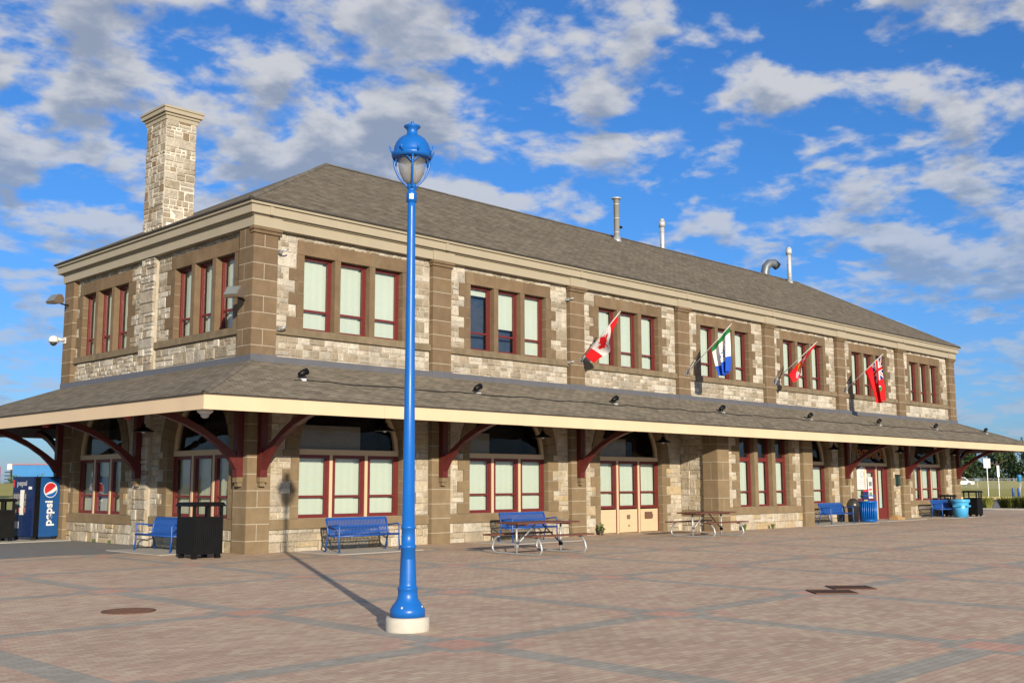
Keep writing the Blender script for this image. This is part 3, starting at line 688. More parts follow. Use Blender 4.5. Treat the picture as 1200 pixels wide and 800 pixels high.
sf.build('soffit', M_SOFF, can)
pu = MB(); ring_band('p', None, 1.45, 1.65, 3.43, 3.66, pu); pu.build('purlin', M_BRKT, can)
fl = MB(); ring_band('f', None, -.13, .012, CT-.03, CT+.15, fl); fl.build('flashing', M_FLASH, can)
for k in range(8):
    t = MB(F_front); t.box(k*S-.02, k*S+PW+.02, .0, .03, CT-.02, CT+.17); t.build('flashing', M_FLASH, can)
fl = MB(); fl.box(.1, L-.1, .1, WD-.1, 4.45, 4.6); fl.box(.3, L-.3, .3, WD-.3, ZT+.25, ZT+.3); fl.build('inner_floor', M_DARK, BLD)
# brackets
lo = [(.17, 2.0), (.35, 2.26), (.62, 2.52), (1.0, 2.78), (1.5, 3.02), (2.05, 3.20), (2.66, 3.31)]
hi = [(.17, 2.36), (.46, 2.58), (.74, 2.77), (1.1, 2.99), (1.55, 3.20), (2.05, 3.35), (2.66, 3.43)]
def bracket(tf, u):
    m = MB(tf); m.box(u-.095, u+.095, -.02, .17, 1.82, 4.25); m.strip(lo, hi, 0, u-.085, u+.085)
    b = m.build('bracket', M_BRKT, BLD)
    f = MB(tf); f.box(u-.10, u+.10, -.02, .16, 1.70, 1.82); f.box(u-.07, u+.07, -.02, .12, 1.60, 1.70); f.build('corbel', M_PILO, b)
for k in (0, 1, 2, 5, 6, 7): bracket(F_front, k*S+.36)
for u in (.28, WD/2, WD-.33): bracket(F_left, u)
bracket(F_right, .36); bracket(F_back, .36)
# chimney
ch = MB(); CX0, CX1, CY0, CY1, CZ0, CZ1 = .12, 1.06, 4.98, 6.14, 8.5, 12.02
for tf, a, b in ((lambda u, d, z: (u, CY0-d, z), CX0, CX1), (lambda u, d, z: (CX0-d, u, z), CY0, CY1), (lambda u, d, z: (u, CY1+d, z), CX0, CX1), (lambda u, d, z: (CX1+d, u, z), CY0, CY1)):
    ch.tf = tf; ch.stones(a, b, CZ0, CZ1, 0, rng, hs=(.1, .14, .18, .24, .28), asp=(.8, 2.0))
ch.tf = None; ch.k = 1; ch.box(CX0+.004, CX1-.004, CY0+.004, CY1-.004, CZ0, CZ1); chim = ch.build('chimney', [M_CHIM, mat('chimney_mortar', (.74, .68, .58), .95, var=.15, vscale=6)], BLD)
k = MB()
for o1, z0, z1 in ((.03, 11.98, 12.10), (.07, 12.10, 12.17), (.13, 12.17, 12.29), (.16, 12.29, 12.35)): k.box(CX0-o1, CX1+o1, CY0-o1, CY1+o1, z0, z1)
k.build('cap', M_CORN, chim)
k = MB(); k.box(CX0+.1, CX1+.03, CY0-.03, CY1+.03, 8.65, 8.98); k.box(CX1-.3, CX1+.04, CY0-.04, CY1+.04, 8.9, 9.22); k.build('flashing', M_WHITE, chim)
# roof vents
def vent(x, y, z0, z1, r, capr):
    m = MB(); m.lathe([(r, z0), (r, z1-.05), (capr*.8, z1-.05), (capr*.8, z1-.3) if capr > r*1.4 and False else (capr, z1-.05), (capr, z1+.0)], 20, x, y)
    n = int((z1-z0)/.6)
    for i in range(n): m.lathe([(r+.012, z0+.5+i*.6), (r+.012, z0+.53+i*.6)], 20, x, y)
    v = m.build('vent_pipe', M_STEEL, BLD); f = MB(); f.lathe([(r+.12, z0-.05), (r+.02, z0+.35)], 20, x, y); f.build('collar', M_GALV, v); return v
v = vent(20.36, 5.0, 11.5, 13.50, .118, .20); b = MB(); b.box(20.5, 20.68, 4.95, 5.05, 12.25, 12.33); b.build('bracket', M_BLACK, v)
v = vent(25.4, 6.4, 11.4, 13.72, .10, .105); b = MB(); b.lathe([(.145, 13.35), (.145, 13.62)], 20, 25.4, 6.4); b.build('cowl', M_STEEL, v)
v = vent(34.55, 5.2, 11.6, 13.62, .105, .11); b = MB(); b.lathe([(.155, 13.25), (.155, 13.55)], 20, 34.55, 5.2); b.build('cowl', M_STEEL, v)
m = MB(); pts = [(34.35, 6.5, 11.4), (34.35, 6.5, 12.5), (34.42, 6.47, 12.78), (34.62, 6.4, 12.98), (34.9, 6.3, 13.02), (35.12, 6.22, 12.86)]; m.tube(pts, .22, 14); m.build('roof_duct', mat('grey_duct', (.20, .22, .25), .45, metal=.4), BLD)

# ------------------------------------------------------------------ street lamp
lamp = thing('street_lamp', 'tall bright blue street lamp with a glass lantern on a white concrete foot', 'street lamp', (-5.95, -13.15, 0))
m = MB(); m.lathe([(.245, -.05), (.25, .02), (.25, .13), (.238, .158)], 36); m.build('concrete_base', M_CONC, lamp)
m = MB()
m.lathe([(.20, .158), (.20, .235), (.19, .25), (.185, .262), (.150, .31), (.118, .36), (.112, .40), (.112, .46), (.118, .465), (.118, .48), (.100, .485), (.098, .52), (.082, .92), (.094, .925), (.094, .955), (.080, .96), (.076, 1.14), (.086, 1.145), (.086, 1.17), (.074, 1.175), (.058, 3.0), (.047, 4.92), (.047, 5.00)], 36)
m.build('pole', M_BLUE, lamp)
m = MB(); 
for i in range(7):
    a0, a1 = R(215+i*8), R(215+(i+1)*8); m.add([(.0975*math.cos(a0), .0975*math.sin(a0), .56), (.0975*math.cos(a1), .0975*math.sin(a1), .56), (.0905*math.cos(a1), .0905*math.sin(a1), .80), (.0905*math.cos(a0), .0905*math.sin(a0), .80)], [(0, 1, 2, 3)])
m.build('access_door', M_BLUE, lamp)
for i in range(4): a0 = i*math.pi/2+.5; m = MB(); m.lathe([(.016, .235), (.016, .275), (.008, .285)], 8, .172*math.cos(a0), .172*math.sin(a0)); m.build('bolt', M_GALV, lamp)
m = MB(); m.lathe([(.047, 4.985), (.062, 4.99), (.062, 5.10), (.055, 5.115), (.045, 5.125), (.045, 5.16), (.06, 5.17), (.05, 5.20), (.045, 5.22)], 28)
lan = m.build('lantern', M_BLUE, lamp)
m = MB(); m.lathe([(.045, 5.20), (.10, 5.25), (.145, 5.34), (.165, 5.44), (.168, 5.53)], 32); m.build('glass_bowl', M_GLOBE, lan)
m = MB(); m.lathe([(.03, 5.24), (.05, 5.3), (.05, 5.44), (.02, 5.5)], 16); m.build('bulb', M_GALV, lan)
m = MB(); m.lathe([(.175, 5.515), (.232, 5.52), (.245, 5.55), (.245, 5.575), (.225, 5.585), (.222, 5.61), (.215, 5.66), (.195, 5.71), (.16, 5.76), (.115, 5.795), (.078, 5.81), (.066, 5.825), (.062, 5.87), (.075, 5.895), (.10, 5.915), (.10, 5.928), (.06, 5.945), (.02, 5.955)], 36); m.ball((0, 0, 5.968), .022); m.build('dome', M_BLUE, lan)
for i in range(8):
    a = 2*math.pi*(i+.5)/8; m = MB(); ca, sa = math.cos(a), math.sin(a)
    m.tube([(.24*ca, .24*sa, 5.56), (.26*ca, .26*sa, 5.60), (.285*ca, .285*sa, 5.65)], [.016, .013, .004], 6); m.build('spike', M_BLUE, lan)
for i in range(4):
    a = 2*math.pi*i/4+YAW*-1+R(8); ca, sa = math.cos(a), math.sin(a); m = MB()
    m.tube([(r_*ca, r_*sa, zz) for r_, zz in ((.215, 5.53), (.213, 5.46), (.195, 5.38), (.155, 5.29), (.10, 5.225), (.06, 5.19), (.045, 5.15))], .013, 8)
    for sg in (1, -1): m.tube([((.19-.0*t)*math.cos(a+sg*t*.55), .19*math.sin(a+sg*t*.55), 5.42+.10*math.sin(t*math.pi/2)) for t in (0, .3, .6, 1)], .008, 6)
    m.build('arm', M_BLUE, lan)
m = MB(); 
for i in range(6): a0 = R(205+i*8); a1 = R(205+(i+1)*8); m.add([(.0628*math.cos(a0), .0628*math.sin(a0), 5.015), (.0628*math.cos(a1), .0628*math.sin(a1), 5.015), (.0628*math.cos(a1), .0628*math.sin(a1), 5.08), (.0628*math.cos(a0), .0628*math.sin(a0), 5.08)], [(0, 1, 2, 3)])
m.build('sticker', M_WHITE, lamp)

# ------------------------------------------------------------------ benches (front faces local -Y)
def make_bench(label):
    r = thing('bench', label, 'bench', group='blue steel benches along the station wall'); LB = 1.86; h = LB/2
    for sx in (-1, 1):
        x = sx*h; m = MB()
        m.tube([(x, -.30, .012), (x, -.27, .30), (x, -.275, .62), (x, -.25, .655), (x, -.18, .665), (x, .02, .64), (x, .17, .62)], .021)
        m.tube([(x, .28, .012), (x, .17, .42), (x, .20, .60), (x, .27, .80)], .021); m.tube([(x, -.27, .40), (x, 0, .385), (x, .17, .42)], .018)
        m.build('side_frame', M_BENCH, r)
        f = MB(); f.box(x-.035, x+.035, -.345, -.265, .012, .022); f.box(x-.035, x+.035, .245, .325, .012, .022); f.build('foot_plate', M_BENCH, r)
    prof = [(-.285, .405), (-.25, .432), (-.1, .42), (.05, .405), (.13, .412), (.175, .45), (.20, .55), (.235, .66), (.265, .77)]
    m = MB(); n = 40
    for i in range(n):
        x = -h+.035+(LB-.07)*i/(n-1)
        lo_ = [(y, z-.006) for y, z in prof[:5]]; hi_ = [(y, z+.004) for y, z in prof[:5]]; m.strip(lo_, hi_, 0, x-.0135, x+.0135)
    for y, z in ((-.285, .40), (.12, .40)): m.tube([(-h, y, z), (h, y, z)], .02)
    m.build('seat', M_BENCH, r)
    m = MB()
    for i in range(n):
        x = -h+.035+(LB-.07)*i/(n-1)
        lo_ = [(y+.008, z) for y, z in prof[4:]]; hi_ = [(y-.002, z) for y, z in prof[4:]]; m.strip(lo_, hi_, 0, x-.0135, x+.0135)
    m.box(-h, h, .262, .285, .765, .83); m.box(-h, h, .222, .238, .60, .635); m.box(-h, h, .18, .20, .455, .485)
    m.build('backrest', M_BENCH, r); return r
B0 = make_bench('blue bench on the pale pad round the corner, partly behind the black litter bin')
B0.location = (-.72, 2.62, .0); B0.rotation_euler = (0, 0, R(-90))
dup(B0, (2.70, -1.05, 0), 0, 'blue bench under the first arched window, just left of the lamp post')
dup(B0, (8.75, -.95, 0), 0, 'blue bench under the second arched window, behind the nearer picnic table')
dup(B0, (26.85, -.95, 0), 0, 'blue bench beside the projecting bay, left of the slatted blue litter bin')
dup(B0, (37.4, -.95, 0), 0, 'farthest blue bench, under the last window with the light blue tub in front')

# ------------------------------------------------------------------ picnic tables (long axis local X)
def make_table(label):
    r = thing('picnic_table', label, 'picnic table', group='picnic tables on the plaza'); H = 1.05
    m = MB()
    for i in range(3): y = -.37+i*.25; m.box(-H, H, y, y+.24, .715, .755)
    m.box(-.75, -.69, -.34, .34, .68, .714); m.box(.69, .75, -.34, .34, .68, .714); m.build('table_top', M_WOODR, r)
    for sy in (-1, 1):
        s = MB(); y = sy*.70; s.box(-H, H, y-.13, y-.003, .432, .47); s.box(-H, H, y+.003, y+.13, .432, .47); s.build('seat', M_WOODR, r)
    for sx in (-1, 1):
        x = sx*.74; f = MB()
        f.tube([(x, -.60, .425), (x, -.70, .40), (x, -.80, .28), (x, -.84, .15), (x, -.80, .06), (x, -.70, .027), (x, 0, .027), (x, .70, .027), (x, .80, .06), (x, .84, .15), (x, .80, .28), (x, .70, .40), (x, .60, .425)], .027, 10)
        f.tube([(x, 0, .03), (x, 0, .70)], .027, 10)
        f.build('frame', M_GALV, r)
        b = MB(); b.tube([(x-sx*.02, .0, .24), (sx*.12, 0, .69)], .016, 8); b.box(x-.035, x+.035, -.035, .035, .17, .25); b.build('brace', M_BLACK if sx > 0 else M_GALV, r)
    return r
T1 = make_table('nearer picnic table with red brown planks, in front of the second arched window'); T1.location = (4.98, -4.92, 0); T1.rotation_euler = (0, 0, R(-2))
dup(T1, (14.60, -3.10, 0), R(-2), 'farther picnic table with red brown planks, beside the projecting bay')

# ------------------------------------------------------------------ bins
def black_bin(name, label, loc, rz=0, s=.37, h=1.25):
    r = thing(name, label, 'litter bin', loc, rz, 'black square litter bins'); m = MB()
    m.box(-s, s, -s, s, .10, .86*h/1.17)
    for q in range(15):
        t = -s+.03+q*(2*s-.06)/14
        m.box(t-.017, t+.017, -s-.012, -s, .12, .84*h/1.17); m.box(-s-.012, -s, t-.017, t+.017, .12, .84*h/1.17)
    m.build('body', M_BLACK, r)
    m = MB(); 
    for x in (-1, 1):
        for y in (-1, 1): m.box(x*(s-.03)-.025, x*(s-.03)+.025, y*(s-.03)-.025, y*(s-.03)+.025, .86*h/1.17, h-.09)
    m.box(-.04, .04, -s+.0, -s+.04, .86*h/1.17, h-.09); m.build('post', M_BLACK, r)
    m = MB(); m.add([(-s-.05, -s-.05, h-.09), (s+.05, -s-.05, h-.09), (s+.05, s+.05, h-.09), (-s-.05, s+.05, h-.09), (-s, -s, h), (s, -s, h), (s, s, h), (-s, s, h)], [(0, 3, 2, 1), (4, 5, 6, 7), (0, 1, 5, 4), (1, 2, 6, 5), (2, 3, 7, 6), (3, 0, 4, 7)]); m.build('lid', M_BLACK, r)
    m = MB()
    for x in (-1, 1):
        for y in (-1, 1): m.box(x*(s-.08)-.05, x*(s-.08)+.05, y*(s-.08)-.05, y*(s-.08)+.05, 0, .10)
    m.build('foot', M_BLACK, r); return r
black_bin('litter_bin', 'black square litter bin with a lid at the near corner of the station', (-1.36, -.30, 0))
black_bin('litter_bin', 'black square litter bin at the left edge of the picture, left of the vending machine', (-1.78, 10.75, 0))
black_bin('litter_bin', 'black litter bin with three openings at the far right end of the station', (39.65, -1.4, 0), 0, .33, 1.25)
black_bin('litter_bin', 'black litter bin half hidden behind the light blue tub at the far end', (39.0, -.45, 0), 0, .28, 1.05)
r = thing('slatted_bin', 'round slatted blue litter bin by the red entrance door', 'litter bin', (29.55, -1.0, 0)); m = MB()
m.lathe([(.30, .05), (.30, .84)], 24); m.build('liner', mat('bin_liner', (.012, .05, .22), .6), r)
m = MB()
for i in range(26): a = 2*math.pi*i/26; m.tube([(.335*math.cos(a), .335*math.sin(a), .06), (.345*math.cos(a), .345*math.sin(a), .84)], .026, 6)
m.build('slats', M_BLUE, r)
m = MB(); m.lathe([(.30, .82), (.375, .82), (.375, .88), (.30, .88)], 28); m.lathe([(.29, .02), (.35, .02), (.35, .12), (.29, .12)], 28); m.build('rim', M_BLUE, r)
m = MB()
for a in (.4, 2.5, 4.6): m.tube([(.3*math.cos(a), .3*math.sin(a), .88), (.3*math.cos(a), .3*math.sin(a), 1.1)], .015, 6)
m.lathe([(.30, 1.08), (.33, 1.09), (.31, 1.12)], 28); m.build('hood', M_BLUE, r)
r = thing('swing_bin', 'dark rubbish bin with a black bag between blue bench and slatted bin', 'litter bin', (28.72, -.75, 0)); m = MB()
m.lathe([(.20, 0), (.25, .72), (.26, .74)], 14); m.build('body', M_BLACKP, r)
m = MB(); m.lathe([(.268, .66), (.28, .70), (.25, .80), (.20, .90), (.12, .98), (.04, 1.0)], 11); m.build('bag', mat('bin_bag', (.05, .045, .04), .35), r)
r = thing('recycling_tub', 'light blue plastic recycling tub in front of the farthest bench', 'recycling bin', (37.8, -1.55, 0)); m = MB()
m.lathe([(.30, .0), (.38, .80)], 24); m.build('body', M_LBLUE, r)
m = MB(); m.lathe([(.37, .70), (.43, .72), (.43, .84), (.36, .86)], 24); m.build('rim', M_LBLUE, r)
m = MB(); m.box(-.40, -.36, -.2, .2, .50, .58); m.build('handle', M_LBLUE, r); m = MB(); m.box(-.2, .2, -.40, -.355, .50, .58); m.build('handle', M_LBLUE, r)

# ------------------------------------------------------------------ vending machine (corner at origin, front faces -X, side faces -Y)
V = thing('vending_machine', 'blue drinks vending machine with a red white and blue disc on its side', 'vending machine', (-.86, 10.4, 0), R(15))
M_VB = mat('vending_blue', (.012, .09, .30), .3, var=.04); M_VN = mat('vending_navy', (.01, .025, .10), .3); M_VR = mat('logo_red', (.62, .03, .04), .4); M_VL = mat('logo_blue', (.01, .13, .50), .4); M_VW = mat('logo_white', (.85, .85, .86), .4)
m = MB(); m.box(0.02, .86, 0.0, .98, .10, 1.90); m.build('cabinet', M_BLACK, V)
m = MB(); m.box(.19, .85, -.012, -.0, .10, 1.88); sp = m.build('side_panel', M_VB, V)
m = MB(); m.box(-.05, .02, 0.02, .96, .12, 1.90); fr = m.build('front_panel', M_VN, V)
m = MB(); m.box(-.056, -.05, .30, .92, .80, 1.42); m.build('display_window', mat('display_back', (.05, .05, .055), .3), fr)
crng = random.Random(3); cols = [(.45, .05, .04), (.3, .3, .32), (.05, .12, .35), (.2, .3, .12), (.5, .45, .4)]
for q in range(3):
    m = MB()
    for i in range(7): y = .33+i*.085; m.box(-.064, -.056, y, y+.06, .83+q*.2, .98+q*.2)
    m.build('bottle_row', mat('bottle_row_%s' % 'abc'[q], [(.35, .16, .13), (.22, .27, .24), (.26, .24, .28)][q], .3, var=.6, vscale=20), fr)
m = MB(); m.box(-.085, -.05, .42, .56, .76, 1.50); m.build('coin_panel', M_WHITE, fr)
m = MB(); m.box(-.06, -.05, .62, .86, .36, .56); m.build('sticker', M_WHITE, fr)
m = MB(); m.box(-.062, -.05, .08, .22, 1.52, 1.60); m.build('sticker', M_WHITE, fr)
m = MB(); m.box(-.058, -.05, .90, .95, 1.58, 1.80); m.build('logo_edge', M_VR, fr)
RYX = Matrix(((0, 0, -1, 0), (-1, 0, 0, 0), (0, 1, 0, 0), (0, 0, 0, 1)))
text_mesh('lettering', 'pepsi', .22, mat('silver_lettering', (.38, .40, .44), .35), fr, Matrix.Translation((-.056, .54, 1.70)) @ RYX, bold=.004)
# disc emblem
cx, cz, rd = .53, 1.50, .235
disc = MB(); disc.prism([(cx+rd*math.cos(2*math.pi*i/48), cz+rd*math.sin(2*math.pi*i/48)) for i in range(48)], 1, -.02, -.012); lg = disc.build('emblem', M_VW, sp)
def wave_seg(f_lo, f_hi, M, r_):
    d = MB(); lo_, hi_ = [], []
    for i in range(41):
        x = -r_+2*r_*i/40; c_ = math.sqrt(max(0, r_*r_-x*x)); a_, b_ = max(-c_, min(c_, f_lo(x/r_)*r_)), max(-c_, min(c_, f_hi(x/r_)*r_))
        lo_.append((cx+x, cz+a_)); hi_.append((cx+x, cz+max(a_, b_)))
    for i in range(40):
        if hi_[i][1]-lo_[i][1] > 1e-4 or hi_[i+1][1]-lo_[i+1][1] > 1e-4: d.prism([lo_[i], lo_[i+1], hi_[i+1], hi_[i]], 1, -.026, -.019)
    d.build('emblem_field', M, lg)
wave_seg(lambda x: -.42+.55*(x+.6)+.30*max(0, x)**2 if x > -.7 else -.475, lambda x: 1.0, M_VR, rd*.90)
wave_seg(lambda x: -1.0, lambda x: -.62+.22*(x+.4)+.34*max(0, x)**2, M_VL, rd*.90)
text_mesh('lettering', 'pepsi', .37, M_VW, sp, Matrix.Translation((.50, -.018, .80)) @ Matrix.Rotation(R(90), 4, 'X') @ Matrix.Rotation(R(90), 4, 'Z'), bold=.010)
m = MB(); m.box(.03, .14, .05, .12, 0, .10); m.box(.03, .14, .85, .92, 0, .10); m.box(.75, .83, .05, .12, 0, .10); m.box(.75, .83, .85, .92, 0, .10); m.build('foot', M_BLACKP, V)

# ------------------------------------------------------------------ flags
def poly_in(pt, poly):
    x, y = pt; ins = False; n = len(poly)
    for i in range(n):
        (x0, y0), (x1, y1) = poly[i], poly[(i+1) % n]
        if (y0 > y) != (y1 > y) and x < (x1-x0)*(y-y0)/(y1-y0)+x0: ins = not ins
    return ins
half = [(0, -.48), (.035, -.2), (.04, -.16), (.24, -.20), (.215, -.125), (.42, .04), (.37, .065), (.41, .19), (.29, .165), (.265, .22), (.175, .12), (.215, .34), (.14, .30), (0, .5)]
LEAF = half+[(-x, y) for x, y in half[::-1]]
RED_, WHT, BLU, GRN = (.72, .015, .02), (.80, .78, .76), (.02, .10, .55), (.02, .20, .05)
def canada(u, v):
    if u < .25 or u > .75: return RED_
    return RED_ if poly_in(((u-.5)*2.0/.9, (.5-v)/.9), LEAF) else WHT
def tri(u, v):
    if v < .13: return GRN
    if v > .66: return BLU
    for (a, b, c_, d_) in ((.30, .22, .36, .62), (.44, .28, .50, .55)):
        if abs(u-(a+.05*math.sin(v*40))) < .022 and b < v < d_: return (.08, .12, .35)
    if (u-.62)**2/.004+(v-.50)**2/.002 < 1: return (.02, .06, .30)
    if abs(v-.53-.12*math.sin(u*9)) < .014 and .35 < u < .8: return (.1, .16, .4)
    return WHT
def ujack(p, q):
    a, b = abs(p-.5), abs(q-.5)
    if a < .06 or b < .09: return RED_
    if a < .11 or b < .16: return WHT
    d_ = abs(a-b)
    if d_ < .035: return RED_
    if d_ < .10: return WHT
    return (.02, .03, .22)
def crest(u, v):
    if .28 < u < .42 and .1 < v < .7: return ujack((u-.28)/.14, v)
    if (u-.56)**2/.006+(v-.45)**2/.12 < 1: return (.75, .30, .03) if v < .5 else (.75, .68, .55)
    if (u-.66)**2/.003+(v-.62)**2/.06 < 1: return (.05, .08, .35) if (int(u*60)+int(v*20)) % 2 else WHT
    return RED_
def ontario(u, v):     # u along the pole (0 = tip), v down the fall
    if u < .60 and v < .50: return ujack(v/.5, u/.6)
    e = ((u-.36)/.20)**2+((v-.70)/.085)**2
    if e < 1: return WHT if v < .655 else ((.55, .45, .04) if (u-.36)**2/.01+(v-.72)**2/.002 < .6 else (.03, .22, .05))
    return RED_
def bez(pts, t):
    n = len(pts)-1; f = t*n; i = min(int(f), n-1); f -= i
    p0, p1, p2, p3 = pts[max(i-1, 0)], pts[i], pts[i+1], pts[min(i+2, n)]
    return [.5*((2*p1[k])+(-p0[k]+p2[k])*f+(2*p0[k]-5*p1[k]+4*p2[k]-p3[k])*f*f+(-p0[k]+3*p1[k]-3*p2[k]+p3[k])*f**3) for k in range(2)]
def make_flag(label, bx, bz, tip, top, bot, fn, folds, amp, ph):
    r = thing('flag', label, 'flag', (bx, 0, bz), 0, 'flags on the station front')
    m = MB(); m.lathe_at((0, 0, 0), [(.005, 0)], 6) if False else None
    m.box(-.07, .07, -.035, .01, -.09, .09); m.tube([(0, -.03, -.03), (0, -.22, .17)], .034, 10); m.build('bracket', mat('grey_bracket', (.22, .23, .25), .5), r)
    t = Vector((tip[0], tip[1], tip[2]-bz)); m = MB(); m.tube([(0, -.10, .06), tuple(t)], .017, 8); m.ball(tuple(t), .028); m.build('pole', mat('pole_grey', (.55, .54, .52), .4), r)
    NU, NV = 72, 56; vs = []
    for j in range(NV+1):
        for i in range(NU+1):
            u, v = i/NU, j/NV; a, b = bez(top, u), bez(bot, u); y = a[0]+(b[0]-a[0])*v; zz = a[1]+(b[1]-a[1])*v
            x = tip[0]*.9*(1-u)*(1-v)+amp*v**.7*math.sin(ph+folds*math.pi*u+1.4*v)+.35*amp*math.sin(3.1*folds*u+2*v+ph)*v
            vs.append((x, y, zz-bz))
    fs = [(j*(NU+1)+i, j*(NU+1)+i+1, (j+1)*(NU+1)+i+1, (j+1)*(NU+1)+i) for j in range(NV) for i in range(NU)]
    m = MB(); m.add(vs, fs); o = m.build('cloth', M_FLAG, r, recalc=False)
    ca = o.data.color_attributes.new('Col', 'FLOAT_COLOR', 'CORNER')
    for p in o.data.polygons:
        j, i = divmod(p.index, NU); c_ = fn((i+.5)/NU, (j+.5)/NV)
        for li in p.loop_indices: ca.data[li].color = (*c_, 1)
        p.use_smooth = True
    return r
make_flag('red and white maple leaf flag hanging from its pole', 12.2, 5.58, (0, -1.68, 7.0), [(-1.57, 6.89), (-1.26, 6.62), (-.85, 6.30), (-.43, 5.98), (-.17, 5.74)], [(-1.50, 6.80), (-1.36, 6.22), (-1.24, 5.86), (-.90, 5.66), (-.70, 5.44)], canada, 3.0, .10, .3)
make_flag('green, white and blue flag hanging limp from its pole', 18.05, 5.60, (0, -1.95, 7.18), [(-1.89, 7.11), (-1.63, 6.88), (-1.37, 6.64), (-1.11, 6.40)], [(-1.80, 5.55), (-1.70, 5.48), (-1.60, 5.40), (-1.44, 5.40)], tri, 5.0, .12, .9)
make_flag('red flag with a small orange and blue crest, bunched along its pole', 23.95, 5.65, (0, -1.98, 7.08), [(-1.95, 7.04), (-1.5, 6.63), (-1.05, 6.22), (-.70, 5.90)], [(-1.88, 6.94), (-1.40, 6.20), (-1.17, 5.90), (-1.0, 5.60), (-.90, 5.66)], crest, 3.0, .09, 1.2)
make_flag('red ensign with a crossed blue canton and a green and yellow shield', 29.75, 5.63, (0, -1.88, 7.10), [(-1.83, 7.05), (-1.56, 6.85), (-1.29, 6.65), (-1.02, 6.44)], [(-1.86, 5.12), (-1.76, 5.06), (-1.62, 5.02), (-1.50, 5.04)], ontario, 4.0, .13, .2)

# ------------------------------------------------------------------ lamps, cameras and cable on the building
def spot(label, x):
    y = -1.37; zz = CT+y*(CT-CZ)/CO
    r = thing('spotlight', label, 'spotlight', (x, y, zz), R(-20), 'spotlights on the canopy roof'); r.scale = (.74, .74, .74)
    m = MB(); m.box(-.09, .09, -.09, .09, -.03, .045); m.build('base', M_GALV, r)
    m = MB(); m.tube([(0, 0, .04), (.0, .01, .17)], .022, 8); m.build('arm', M_BLACK, r)
    m = MB(); m.tube([(-.12, .02, .17), (.0, .06, .235), (.16, .11, .31)], [.075, .105, .115], 12); m.build('head', M_BLACK, r)
    return r
wh = ['under the first upper window group', 'under the second upper window group', 'below the maple leaf flag', 'below the green, white and blue flag', 'below the red flag with the orange crest', 'below the flag with the shield', 'under the last upper window group', 'at the far right hip, the farthest of all']
for x, l in zip((.60, 6.33, 12.27, 18.23, 24.35, 30.2, 35.95, 41.9), wh): spot('small black spotlight on the canopy roof '+l, x)
m = MB(); pts = []
for i in range(120):
    x = .3+i*(41.6-.3)/119; y = -1.46+.05*math.sin(i*.9)+.03*math.sin(i*2.3); pts.append((x, y, CT+y*(CT-CZ)/CO+.02))
m.tube(pts, .013, 6); tag(m.build('power_cable', M_CABLE), 'thin black cable running along the canopy roof from spotlight to spotlight', 'cable')
def pendant(label, x, y, rz=0):
    r = thing('pendant_lamp', label, 'lamp', (x, y, 3.0), rz, 'dish lamps under the canopy'); top = 4.32-(abs(y if abs(y) < 1.5 else x))*.36
    m = MB(); m.tube([(0, 0, .12), (0, 0, top-3.0)], .015, 8); m.lathe([(.05, top-3.06), (.05, top-3.0)], 12); m.build('stem', M_BLACK, r)
    m = MB(); m.lathe([(.27, .0), (.25, .03), (.12, .09), (.06, .13), (.05, .20)], 20); m.build('shade', M_BLACK, r)
    m = MB(); m.ball((0, 0, .02), .055); m.build('bulb', M_WHITE, r); return r
for x, l in ((3.47, 'before the first arched front window'), (9.44, 'before the second arched front window'), (15.35, 'before the cream panelled doorway'), (27.0, 'beside the projecting bay'), (33.1, 'before the red entrance'), (39.0, 'before the last arched window')): pendant('black dish lamp hanging under the canopy '+l, x, -.9)
pendant('black dish lamp hanging between the two end wall windows', -.9, 3.56)
def red_fix(label, x, y, zz=3.34):
    r = thing('red_fitting', label, 'fitting', (x, y, zz), .4, 'red fittings under the canopy'); m = MB(); m.lathe([(.03, -.07), (.08, -.06), (.10, -.02), (.10, .03), (.06, .06)], 14); m.build('shell', M_RAILRED, r); m = MB(); m.tube([(0, 0, .05), (0, 0, .10)], .04, 8); m.box(-.13, .13, -.03, .03, -.01, .03); m.build('mount', M_RAILRED, r); return r
for x, y, l in ((.97, -1.5, 'right of the near corner'), (7.16, -1.5, 'before the second arched window'), (13.29, -1.5, 'before the cream panelled doorway'), (-1.5, 3.2, 'above the end wall pilaster'), (-1.5, 8.26, 'near the far left end')): red_fix('small red round fitting under the canopy '+l, x, y)
def flood(label, loc, rz):
    r = thing('floodlight', label, 'floodlight', loc, rz, 'bronze floodlights'); m = MB()
    m.tube([(0, 0, -.03), (.0, -.30, -.02), (0, -.42, .02)], .03, 8); m.build('arm', M_BLACK, r)
    hd = MB(); pr = [(-.62, .32), (-.86, .02), (-.80, -.06), (-.44, -.02), (-.40, .14), (-.50, .30)]
    hd.prism(pr, 0, -.26, .26); h = hd.build('housing', M_BRONZE, r)
    m = MB(); m.add([(-.22, -.645, .305), (.22, -.645, .305), (.22, -.865, .03), (-.22, -.865, .03)], [(0, 1, 2, 3)]); m.build('lens', mat('lamp_glass', (.20, .22, .21), .2), h); return r
flood('bronze floodlight on an arm at the far left corner of the upper wall', (-.0, 10.72, 7.28), R(-75)).scale = (.8, .8, .8)
flood('bronze floodlight on an arm at the near corner of the upper wall', (-.0, .34, 6.18), R(-62)).scale = (.78, .78, .78)
r = thing('security_camera', 'white dome security camera on a short arm at the far left corner', 'camera', (-.0, 10.85, 6.15), R(-75)); m = MB()
m.box(-.07, .07, -.03, .02, -.09, .09); m.tube([(0, 0, .0), (0, -.32, .02)], .05, 10); m.build('arm', M_WHITE, r)
m = MB(); m.lathe([(.03, .11), (.12, .07), (.15, -.02), (.15, -.10)], 18, 0, -.42); m.build('housing', M_WHITE, r)
